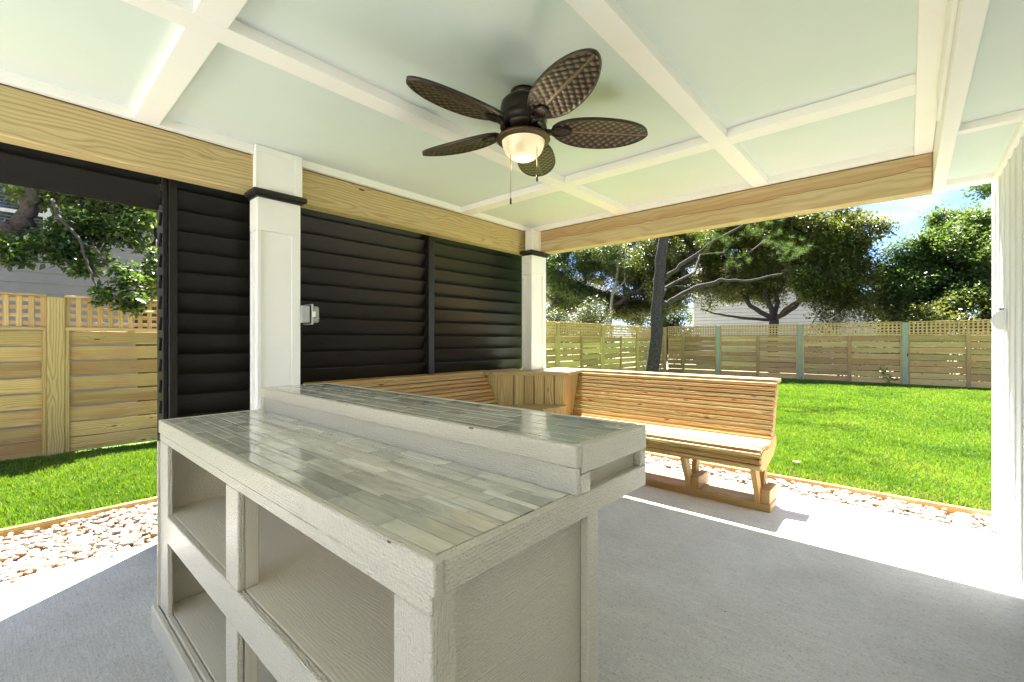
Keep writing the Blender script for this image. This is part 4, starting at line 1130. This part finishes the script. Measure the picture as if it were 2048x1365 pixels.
crs = [(A(1550, 470, YO), (2.6, 1.8, 1.15), 420), (A(1450, 505, YO), (1.9, 1.5, 1.1), 230), (A(1640, 480, YO), (1.5, 1.5, 1.2), 240),
       (A(1690, 545, YO - .5), (.9, 1.0, 1.0), 130), (A(1420, 590, YO), (1.0, 1.0, .75), 70), (A(1685, 600, YO - .4), (1.1, 1.0, .7), 120), (A(1730, 500, YO - .3), (.75, .9, 1.1), 110), (A(1455, 575, YO - .3), (.9, .7, .5), 60), (A(1620, 610, YO - 1), (.8, .5, .4), 45), (A(1500, 545, YO - .6), (1.0, .6, .5), 50), (A(1580, 540, YO + 1.2), (1.8, .8, .9), 110), (A(1500, 585, YO + 1), (1.1, .6, .5), 60), (A(1630, 560, YO + .8), (1.1, .7, .6), 80), (A(1480, 440, YO - .5), (2.4, 1.4, .9), 170), (A(1610, 450, YO - .3), (1.8, 1.3, .9), 160)]
tree('wide spreading oak with several dark limbs in front of the pale blue house', b0, limbs, crs, M['olive_leaf'], M['bark'], seed=3, leaf=.10, per=80, clump=.36)
# leaning oak at left of the pine
YP = 18.8
b0 = at_y(1180, 690, YP); b0.z = 0
limbs = [([b0, A(1190, 645, YP), A(1225, 615, YP), A(1290, 570, YP), A(1350, 545, YP), A(1400, 520, YP)], .17, .04),
         ([A(1200, 640, YP), A(1160, 600, YP), A(1175, 540, YP), A(1195, 470, YP)], .08, .03),
         ([A(1250, 600, YP), A(1240, 540, YP), A(1260, 480, YP)], .06, .02)]
crs = [(A(1290, 520, YP), (1.7, 1.5, 1.2), 270), (A(1340, 590, YP), (1.2, 1.0, .75), 170), (A(1240, 600, YP + .8), (1.2, .9, .7), 90), (A(1350, 480, YP + .5), (1.2, 1.0, .9), 130), (A(1200, 560, YP + 1.5), (1.6, .9, 1.0), 170), (A(1290, 620, YP + 1.2), (1.5, .8, .5), 120), (A(1180, 470, YP + 1), (1.5, .9, .8), 140), (A(1250, 520, YP + 2), (2.4, .9, 1.3), 210), (A(1120, 590, YP + 2.2), (1.6, .8, .8), 110), (A(1230, 625, YP + .5), (1.1, .6, .4), 90), (A(1170, 610, YP + .3), (1.2, .6, .6), 120), (A(1270, 600, YP + .8), (1.2, .6, .6), 100)]
tree('dark oak leaning to the right behind the pine trunk', b0, limbs, crs, M['olive_leaf'], M['bark'], seed=5, leaf=.10, per=76, clump=.34)
b0 = at_y(1222, 690, 18.2); b0.z = 0
limbs = [([b0, A(1222, 640, 18.2), A(1225, 590, 18.2), A(1236, 540, 18.2), A(1240, 480, 18.2)], .085, .05), ([A(1226, 590, 18.2), A(1250, 560, 18.1), A(1252, 500, 18)], .04, .02)]
crs = [(A(1225, 490, 18.4), (1.0, .9, .8), 90), (A(1180, 520, 18.6), (.9, .8, .8), 60)]
tree('slim tree with pale lichen covered trunk behind the fence corner', b0, limbs, crs, M['bright_leaf'], M['bark_pale'], seed=8, leaf=.09, per=60, clump=.3)
b0 = at_y(1080, 690, 17.8); b0.z = 0
limbs = [([b0, A(1088, 640, 17.8), A(1120, 580, 17.8), A(1105, 520, 17.8)], .10, .05), ([A(1105, 600, 17.8), A(1070, 560, 17.8), A(1130, 520, 17.5), A(1160, 460, 17.5)], .08, .03)]
crs = [(A(1120, 520, 17.8), (1.2, 1.2, 1.4), 210), (A(1150, 600, 18.2), (1.3, 1.0, .8), 120), (A(1060, 560, 17.8), (1.0, 1.0, 1.3), 80)]
tree('bright leafy tree just right of the corner post', b0, limbs, crs, M['bright_leaf'], M['bark'], seed=9, leaf=.095, per=72, clump=.34)
# large dense tree on the right
YR = 20.6
b0 = at_y(1880, 700, YR); b0.z = 0
limbs = [([b0, A(1880, 640, YR), A(1860, 580, YR), A(1850, 500, YR)], .2, .06), ([A(1880, 640, YR), A(1930, 570, YR), A(1950, 500, YR)], .12, .04)]
crs = [(A(1868, 580, YR), (1.7, 1.7, 1.35), 430), (A(1940, 530, YR), (1.8, 1.7, 1.7), 480), (A(1812, 615, YR - .6), (1.0, 1.1, .7), 150), (A(1905, 620, YR - .8), (2.0, 1.2, .8), 240), (A(1990, 480, YR), (1.4, 1.4, 1.1), 170), (A(1825, 545, YR), (.95, .9, .75), 120), (A(1795, 585, YR), (.8, .9, .7), 90), (A(1860, 500, YR), (.8, .8, .6), 80), (A(1900, 480, YR), (.9, .9, .7), 90)]
tree('large dense rounded green tree above the right part of the back fence', b0, limbs, crs, M['bright_leaf'], M['bark'], seed=12, leaf=.10, per=84, clump=.36)
YR2 = 19.0
b0 = at_y(2010, 700, YR2); b0.z = 0
limbs = [([b0, A(2010, 640, YR2), A(1985, 560, YR2), A(1960, 520, YR2)], .12, .03)]
crs = [(A(1965, 520, YR2), (.9, .8, .5), 60), (A(1965, 610, YR2 - .2), (.8, .6, .4), 60), (A(2010, 560, YR2), (1.0, 1.0, 1.4), 110), (A(1985, 382, YR2 - 4), (.32, .3, .12), 7)]
tree('pale leaved tree at the far right edge behind the back fence', b0, limbs, crs, M['bright_leaf'], M['bark_pale'], seed=15, leaf=.10, per=64, clump=.30)
# background row of trees far behind
for i, (px, y_, rx, rz, zc, lab) in enumerate([(1130, 27, 3.5, 2.2, 3.2, 'hazy far tree behind the bright leafy corner tree'), (1330, 30, 3.6, 2.0, 3.0, 'far dark tree seen behind the pine trunk'), (1760, 31, 2.6, 1.3, 2.2, 'far tree low behind the gap between the big oaks')]):
    b0 = at_y(px, 690, y_); b0.z = 0
    cc = Vector((b0.x, y_, zc))
    tree(lab, b0, [([b0, cc], .2, .1)], [(cc, (rx, 1.6, rz), 190)], M['olive_leaf'], M['bark'], seed=30 + i, leaf=.16, per=70, clump=.55, twigs=False, group='far trees behind the oaks')
# shrubs that fill low behind the rear fence
for i, (px, lab) in enumerate([(1770, 'leafy shrub low behind the fence under the big right tree'), (1950, 'leafy shrub low behind the fence at the far right'), (1330, 'dark leafy shrub low behind the fence corner'), (1165, 'dark leafy shrub low behind the left fence near the corner post')]):
    b0 = at_y(px, 690, 18.6); b0.z = 0; cc = Vector((b0.x, 18.7, 1.3))
    tree(lab, b0, [([b0, cc], .05, .03)], [(cc, (1.9, .7, 1.1), 170)], M['olive_leaf'], M['bark'], seed=50 + i, leaf=.09, per=60, clump=.32, twigs=False, name='shrub', cat='shrub', group='shrubs behind the rear fence')

for (y_, lab) in ((11.5, 'leafy tree low behind the left fence near the corner post'), (14.6, 'leafy tree low behind the left fence corner')):
    b0 = Vector((-8.6, y_, 0)); cc = Vector((-8.9, y_, 1.75))
    tree(lab, b0, [([b0, cc], .06, .03)], [(cc, (.9, 1.3, .65), 120)], M['olive_dark'], M['bark'], seed=int(70 + y_), leaf=.085, per=60, clump=.30, twigs=False, group='small trees behind the left fence')
# the pine inside the yard
D = 10.6
def pz(px, py, d=D): return Vector((0, 0, EYE)) + ray(px, py) * d
pb = pz(1296, 790); pb.z = -0.05
pine_r = root('pine_tree', pb, 'tall dark pine with leaning plated trunk in front of the back fence', 'tree')
vs = []; fs = []
tr = [pb, pz(1303, 745), pz(1311, 690), pz(1313, 640), pz(1318, 560), pz(1327, 480), pz(1338, 410), pz(1352, 300), pz(1362, 150)]
full = []
rndp = random.Random(4)
for i in range(len(tr) - 1):
    sgs = wobble(tr[i], tr[i + 1], 4, .025, rndp); full += sgs[:-1] if i < len(tr) - 2 else sgs
rr = [.160 - .07 * (i / (len(full) - 1)) for i in range(len(full))]
tube_data(full, rr, 18, vs, fs)
def limb(pts, r0, r1):
    f_ = []
    for i in range(len(pts) - 1):
        s_ = wobble(pts[i], pts[i + 1], 4, min(.045, r0 * .5), rndp); f_ += s_[:-1] if i < len(pts) - 2 else s_
    tube_data(f_, [r0 + (r1 - r0) * j / (len(f_) - 1) for j in range(len(f_))], 9, vs, fs)
    return f_
lb = []
lb.append(limb([pz(1318, 612), pz(1350, 598, 10.4), pz(1390, 575, 10.2), pz(1440, 560, 10.0), pz(1500, 562, 9.8), pz(1565, 548, 9.7)], .07, .018))
lb.append(limb([pz(1325, 560), pz(1345, 545, 10.4), pz(1380, 518, 10.2), pz(1430, 480, 10), pz(1480, 455, 9.9), pz(1520, 430, 9.8)], .055, .018))
lb.append(limb([pz(1322, 600), pz(1332, 575, 10.8), pz(1390, 545, 11), pz(1400, 510, 11.2), pz(1450, 505, 11.2)], .045, .012))
lb.append(limb([pz(1322, 577), pz(1345, 573, 10.3), pz(1372, 572, 10.2)], .02, .006))
lb.append(limb([pz(1335, 470), pz(1345, 430, 10.5), pz(1340, 380, 10.4)], .06, .03))
lb.append(limb([pz(1500, 505, 10), pz(1530, 480, 10), pz(1580, 500, 10), pz(1610, 498, 10)], .02, .008))
put('trunk', mesh_from('trunk', vs, fs, M['bark_pine'], True), I4, pine_r)
def needles(centres, n_t, nl, parent):
    V = []; F = []; T = []; b_ = 0
    for c in centres:
        for _ in range(n_t):
            p = c + Vector((rndp.gauss(0, .13), rndp.gauss(0, .13), rndp.gauss(0, .09)))
            ax = Vector((rndp.gauss(0, 1), rndp.gauss(0, 1), rndp.gauss(.5, .7))).normalized(); tn_ = rndp.random()
            for _ in range(26):
                d = (ax * .7 + Vector((rndp.gauss(0, .6), rndp.gauss(0, .6), rndp.gauss(0, .6)))).normalized() * nl * rndp.uniform(.7, 1.1)
                s_ = d.orthogonal().normalized() * .0028
                V += [p - s_, p + s_, p + d]; F += [b_, b_ + 1, b_ + 2]; b_ += 3; T.append(min(1, max(0, tn_ * .5 + rndp.random() * .5)))
    put('needles', np_mesh('needles', np.array([tuple(v) for v in V]), F, 3, M['needle'], T), I4, parent, kind='stuff')
nc = [pz(*a) for a in [(1408, 470, 9.9), (1430, 492, 9.9), (1460, 478, 9.8), (1500, 462, 9.7), (1540, 478, 9.7), (1560, 500, 9.7), (1585, 495, 9.8), (1600, 505, 9.8), (1480, 520, 9.9), (1520, 430, 9.8), (1545, 445, 9.8), (1440, 450, 10), (1390, 440, 10.2), (1575, 515, 9.8), (1395, 480, 10)]]
needles(nc, 10, .15, pine_r)
# crown far overhead, out of frame, that dapples the lawn
nc2 = [Vector((full[-1].x + rndp.uniform(-1.6, 1.6), full[-1].y + rndp.uniform(-1.6, 1.6), 7.0 + rndp.uniform(-.8, 1.8))) for _ in range(26)]
needles(nc2, 8, .2, pine_r)

# ------------------------------------------------------------------ left neighbour: house, oak
hl = root('house', (-10.3, 1, 0), 'grey lap sided house with a white framed window behind the left fence', 'house')
HX = -9.6
board('wall_core', hl, (HX - 3, -6.0, 0), (HX - .012, 8.5, 5.4), M['siding_grey'], 'Y', bev=0)
for k in range(32):
    z0 = 0.25 + k * .158
    if z0 > 5.2: break
    R = Matrix.Rotation(math.radians(-5.0), 4, 'Y')
    put('siding_board', box_mesh(14.5, .014, .170, 0, M['siding_grey']), Matrix.Translation((HX, 1.25, z0 + .08)) @ R @ AX['Y'], hl)
wp0 = at_x(-30, 470, HX + .03); wp1 = at_x(62, 372, HX + .03)
wy0, wy1, wz0, wz1 = wp0.y, wp1.y + .12, at_x(20, 478, HX).z, at_x(20, 368, HX).z
wn = put('window', box_mesh(wy1 - wy0, .02, wz1 - wz0, 0, M['glass']), Matrix.Translation((HX + .04, (wy0 + wy1) / 2, (wz0 + wz1) / 2)) @ AX['Y'], hl)
for nm, lo, hi, ax_ in (('frame', (HX + .03, wy0 - .09, wz0 - .10), (HX + .075, wy1 + .09, wz0), 'Y'), ('frame', (HX + .03, wy0 - .09, wz1), (HX + .075, wy1 + .09, wz1 + .10), 'Y'),
                   ('frame', (HX + .03, wy0 - .09, wz0 + .0005), (HX + .075, wy0, wz1 - .0005), 'Z'), ('frame', (HX + .03, wy1, wz0 + .0005), (HX + .075, wy1 + .09, wz1 - .0005), 'Z'),
                   ('sash_bar', (HX + .051, wy0, (wz0 + wz1) / 2 - .025), (HX + .068, wy1, (wz0 + wz1) / 2 + .025), 'Y'), ('sash_bar', (HX + .051, wy0 + .36, wz0), (HX + .064, wy0 + .40, wz1), 'Z')):
    board(nm, wn, lo, hi, M['frame_white'], ax_, bev=.002)
for k in range(16):
    z = wz0 + .04 + k * (wz1 - wz0 - .06) / 16
    board('blind_slat', wn, (HX + .0505, wy0 + .01, z), (HX + .0508, wy1 - .01, z + .018), M['blind_lap_shade'], 'Y', bev=0)
board('roof', hl, (HX - 3.2, -6.3, 5.4), (HX + .45, 8.8, 5.55), M['shingle'], 'Y', bev=0)
# left oak, painted from its limbs as seen over the fence
XO = -8.1
def ox(px, py, x=XO): return at_x(px, py, x)
ob0 = ox(305, 700); ob0.z = 0
lo_r = root('oak_tree', ob0, 'live oak with twisting grey limbs hanging over the left fence', 'tree')
vs = []; fs = []
rndp = random.Random(21)
trk = limb([ob0, ox(297, 600), ox(303, 560), ox(318, 520), ox(330, 450), ox(300, 390), ox(240, 350)], .15, .09)
limb([ox(-90, 560, -8.4), ox(-40, 500, -8.3), ox(5, 465, -8.2), ox(38, 450, -8.1), ox(57, 425, -8.0), ox(70, 380, -7.9), ox(60, 330, -7.9)], .12, .07)
limb([ox(135, 416, -8.0), ox(165, 402, -8.0), ox(205, 396, -8.0), ox(300, 385, -8.1)], .05, .06)
limb([ox(104, 400, -7.6), ox(115, 430, -7.5), ox(150, 468, -7.3), ox(163, 486, -7.2), ox(170, 515, -7.1), ox(185, 550, -7.0), ox(191, 575, -6.95), ox(226, 594, -6.9)], .022, .007)
limb([ox(163, 486, -7.2), ox(190, 495, -7.2), ox(215, 530, -7.2), ox(238, 550, -7.1)], .013, .005)
limb([ox(75, 480, -7.6), ox(90, 497, -7.5), ox(120, 500, -7.5)], .01, .004)
limb([ox(225, 490, -7.6), ox(240, 465, -7.6), ox(243, 450, -7.7)], .012, .006)
limb([ox(314, 480, -7.6), ox(310, 505, -7.5), ox(296, 520, -7.5)], .012, .005)
put('trunk', mesh_from('trunk', vs, fs, M['bark'], True), I4, lo_r)
cl = []; tones = []; spreads = []
def blob(px, py, rx, ry, n, x=-7.7, tone=.5, sp=.14, dx=.5):
    for _ in range(n):
        a = rndp.random() * 6.283; q = rndp.random() ** .5
        p = ox(px + rx * q * math.cos(a), py + ry * q * math.sin(a), x + rndp.uniform(-dx, dx))
        cl.append(p); tones.append(min(1, max(0, tone + rndp.uniform(-.25, .25)))); spreads.append(sp * rndp.uniform(.6, 1.3))
blob(170, 385, 150, 30, 150, -8.3, .75, .16)
blob(250, 405, 80, 45, 90, -8.2, .7, .15)
blob(75, 385, 30, 25, 26, -8.2, .65, .15)
blob(160, 450, 65, 28, 55, -7.8, .2, .14, .3)
blob(105, 488, 50, 18, 28, -7.7, .15, .13, .3)
blob(160, 510, 55, 22, 38, -7.6, .15, .13, .3)
blob(45, 490, 40, 18, 14, -7.8, .4, .13, .3)
blob(45, 515, 14, 14, 9, -7.5, .1, .10, .1)
blob(10, 500, 22, 30, 16, -7.7, .6, .12, .2)
blob(275, 462, 42, 38, 42, -7.8, .55, .14, .3)
blob(215, 455, 35, 25, 22, -7.8, .4, .13, .3)
blob(252, 552, 38, 18, 17, -6.95, .2, .10, .15)
blob(254, 600, 28, 26, 13, -6.90, .2, .10, .12)
blob(200, 590, 10, 14, 6, -6.92, .15, .08, .08)
blob(165, 540, 14, 10, 6, -7.3, .3, .08, .08)
blob(312, 560, 14, 60, 20, -7.6, .5, .12, .2)
blob(150, 250, 260, 90, 200, -8.3, .6, .2, .9)
leaves(cl, 34, spreads, .072, M['oak_leaf'], 'crown', lo_r, tones, flat=.7, elong=1.8)

# rear neighbour: pale blue house
hr = root('house', (-4, 26, 0), 'pale blue lap sided house partly hidden behind the spreading oak', 'house')
HY = 25.5
hx0, hx1 = at_y(1385, 600, HY).x, at_y(1668, 600, HY).x
board('wall_core', hr, (hx0, HY + .035, 0), (hx1, HY + 7, 4.55), M['blind_lap_shade'], 'X', bev=0)  # dark core stands in for shade in the gaps between siding laps
board('wall_core', hr, (hx1 + .002, HY + 2.4, 0), (hx1 + 2.3, HY + 7, 3.6), M['siding_blue'], 'X', bev=0)
for k in range(22):
    z0 = .3 + k * .19
    put('siding_board', box_mesh(hx1 - hx0 - .18, .030, .172, 0, M['siding_blue']), Matrix.Translation(((hx0 + hx1) / 2, HY, z0 + .08)) @ Matrix.Rotation(math.radians(-5), 4, 'X'), hr)
board('corner_board', hr, (hx0, HY - .02, 0), (hx0 + .09, HY + .018, 4.55), M['frame_white'], 'Z')
board('corner_board', hr, (hx1 - .09, HY - .02, 0), (hx1, HY + .018, 4.55), M['frame_white'], 'Z')
prism('roof', hr, [(hx0 - .4, 4.55), (hx1 + .4, 4.55), ((hx0 + hx1) / 2, 6.3)], 'Y', HY - .4, HY + 7.4, M['shingle'])

# ------------------------------------------------------------------ small debris
lf = at_y(1595, 925, 5); r_ = ray(1593, 924); tt = (0.06 - EYE) / r_.z; lp_ = Vector((0, 0, EYE)) + r_ * tt
def leafy(name, c, s, mat, label, rotz=0.4):
    vs = [(0, -.2, 0), (.35, -.45, .06), (.42, -.05, .1), (.9, .0, .16), (.45, .25, .05), (.25, .7, .1), (0, .35, 0), (-.35, .6, .12), (-.4, .15, .05), (-.8, 0, .14), (-.35, -.3, .05)]
    fs = [(0, 1, 2), (0, 2, 3), (0, 3, 4), (0, 4, 5), (0, 5, 6), (0, 6, 7), (0, 7, 8), (0, 8, 9), (0, 9, 10)]
    return put(name, mesh_from(name, vs, fs, mat), Matrix.Translation(c) @ Matrix.Rotation(rotz, 4, 'Z') @ Matrix.Scale(s, 4), None, label=label, cat='leaf')
leafy('fallen_leaf', lp_, .055, M['red_leaf'], 'pinkish dry leaf lying on the sunlit lawn right of the bench')
r_ = ray(1450, 1224); lp2 = Vector((0, 0, EYE)) + r_ * (-EYE + .004) / r_.z if False else Vector((0, 0, EYE)) + r_ * ((.004 - EYE) / r_.z)
leafy('dark_scrap', lp2, .008, M['bronze'], 'tiny dark leaf scrap lying on the shaded concrete', 1.2)
# sprig caught on the back fence
sp_ = at_y(1768, 748, 17.0)
cl2 = [sp_ + Vector((.0, 0, .12)), sp_, sp_ + Vector((.10, 0, -.12)), sp_ + Vector((.2, 0, -.2))]
sr = root('leafy_sprig', sp_, 'small green leafy sprig poking through the back fence', 'sprig')
leaves(cl2, 16, .09, .09, M['oak_leaf'], 'sprig_leaves', sr)
print('leaves etc done; blades', nb, 'stones', len(stones))

# specks and chips of everyday wear
for (x, y, z, lx_, lz_) in ((-0.93, 0.8672, 1.0525, .018, .004), (-0.70, 0.4532, 0.9395, .010, .004), (-1.62, 0.8672, 1.051, .010, .003)):
    board('paint_chip', bar, (x, y, z - lz_ / 2), (x + lx_, y + .0006, z + lz_ / 2), M['bronze_brown'], 'X', bev=0)
dv = []; df = []
for i in range(150):
    if i % 2: x, y = random.uniform(-3.6, -2.6), random.uniform(-0.6, 1.0)
    else: x, y = random.uniform(-2.2, 0.4), random.uniform(0.9, 4.3)
    a = random.uniform(0, 6.28); l_ = random.uniform(.0015, .006); w_ = l_ * random.uniform(.15, .6); b0_ = len(dv)
    ca, sa = math.cos(a), math.sin(a)
    for (p, q, z) in ((-l_, 0, .0006), (0, -w_, .001), (l_, 0, .0006), (0, w_, .001), (0, 0, .0028)):
        dv.append((x + p * ca - q * sa, y + p * sa + q * ca, z))
    df += [(b0_, b0_ + 1, b0_ + 4), (b0_ + 1, b0_ + 2, b0_ + 4), (b0_ + 2, b0_ + 3, b0_ + 4), (b0_ + 3, b0_, b0_ + 4)]
put('debris', mesh_from('debris', dv, df, M['dirt']), I4, None, kind='stuff', label='tiny specks of dirt and leaf litter scattered on the slab')
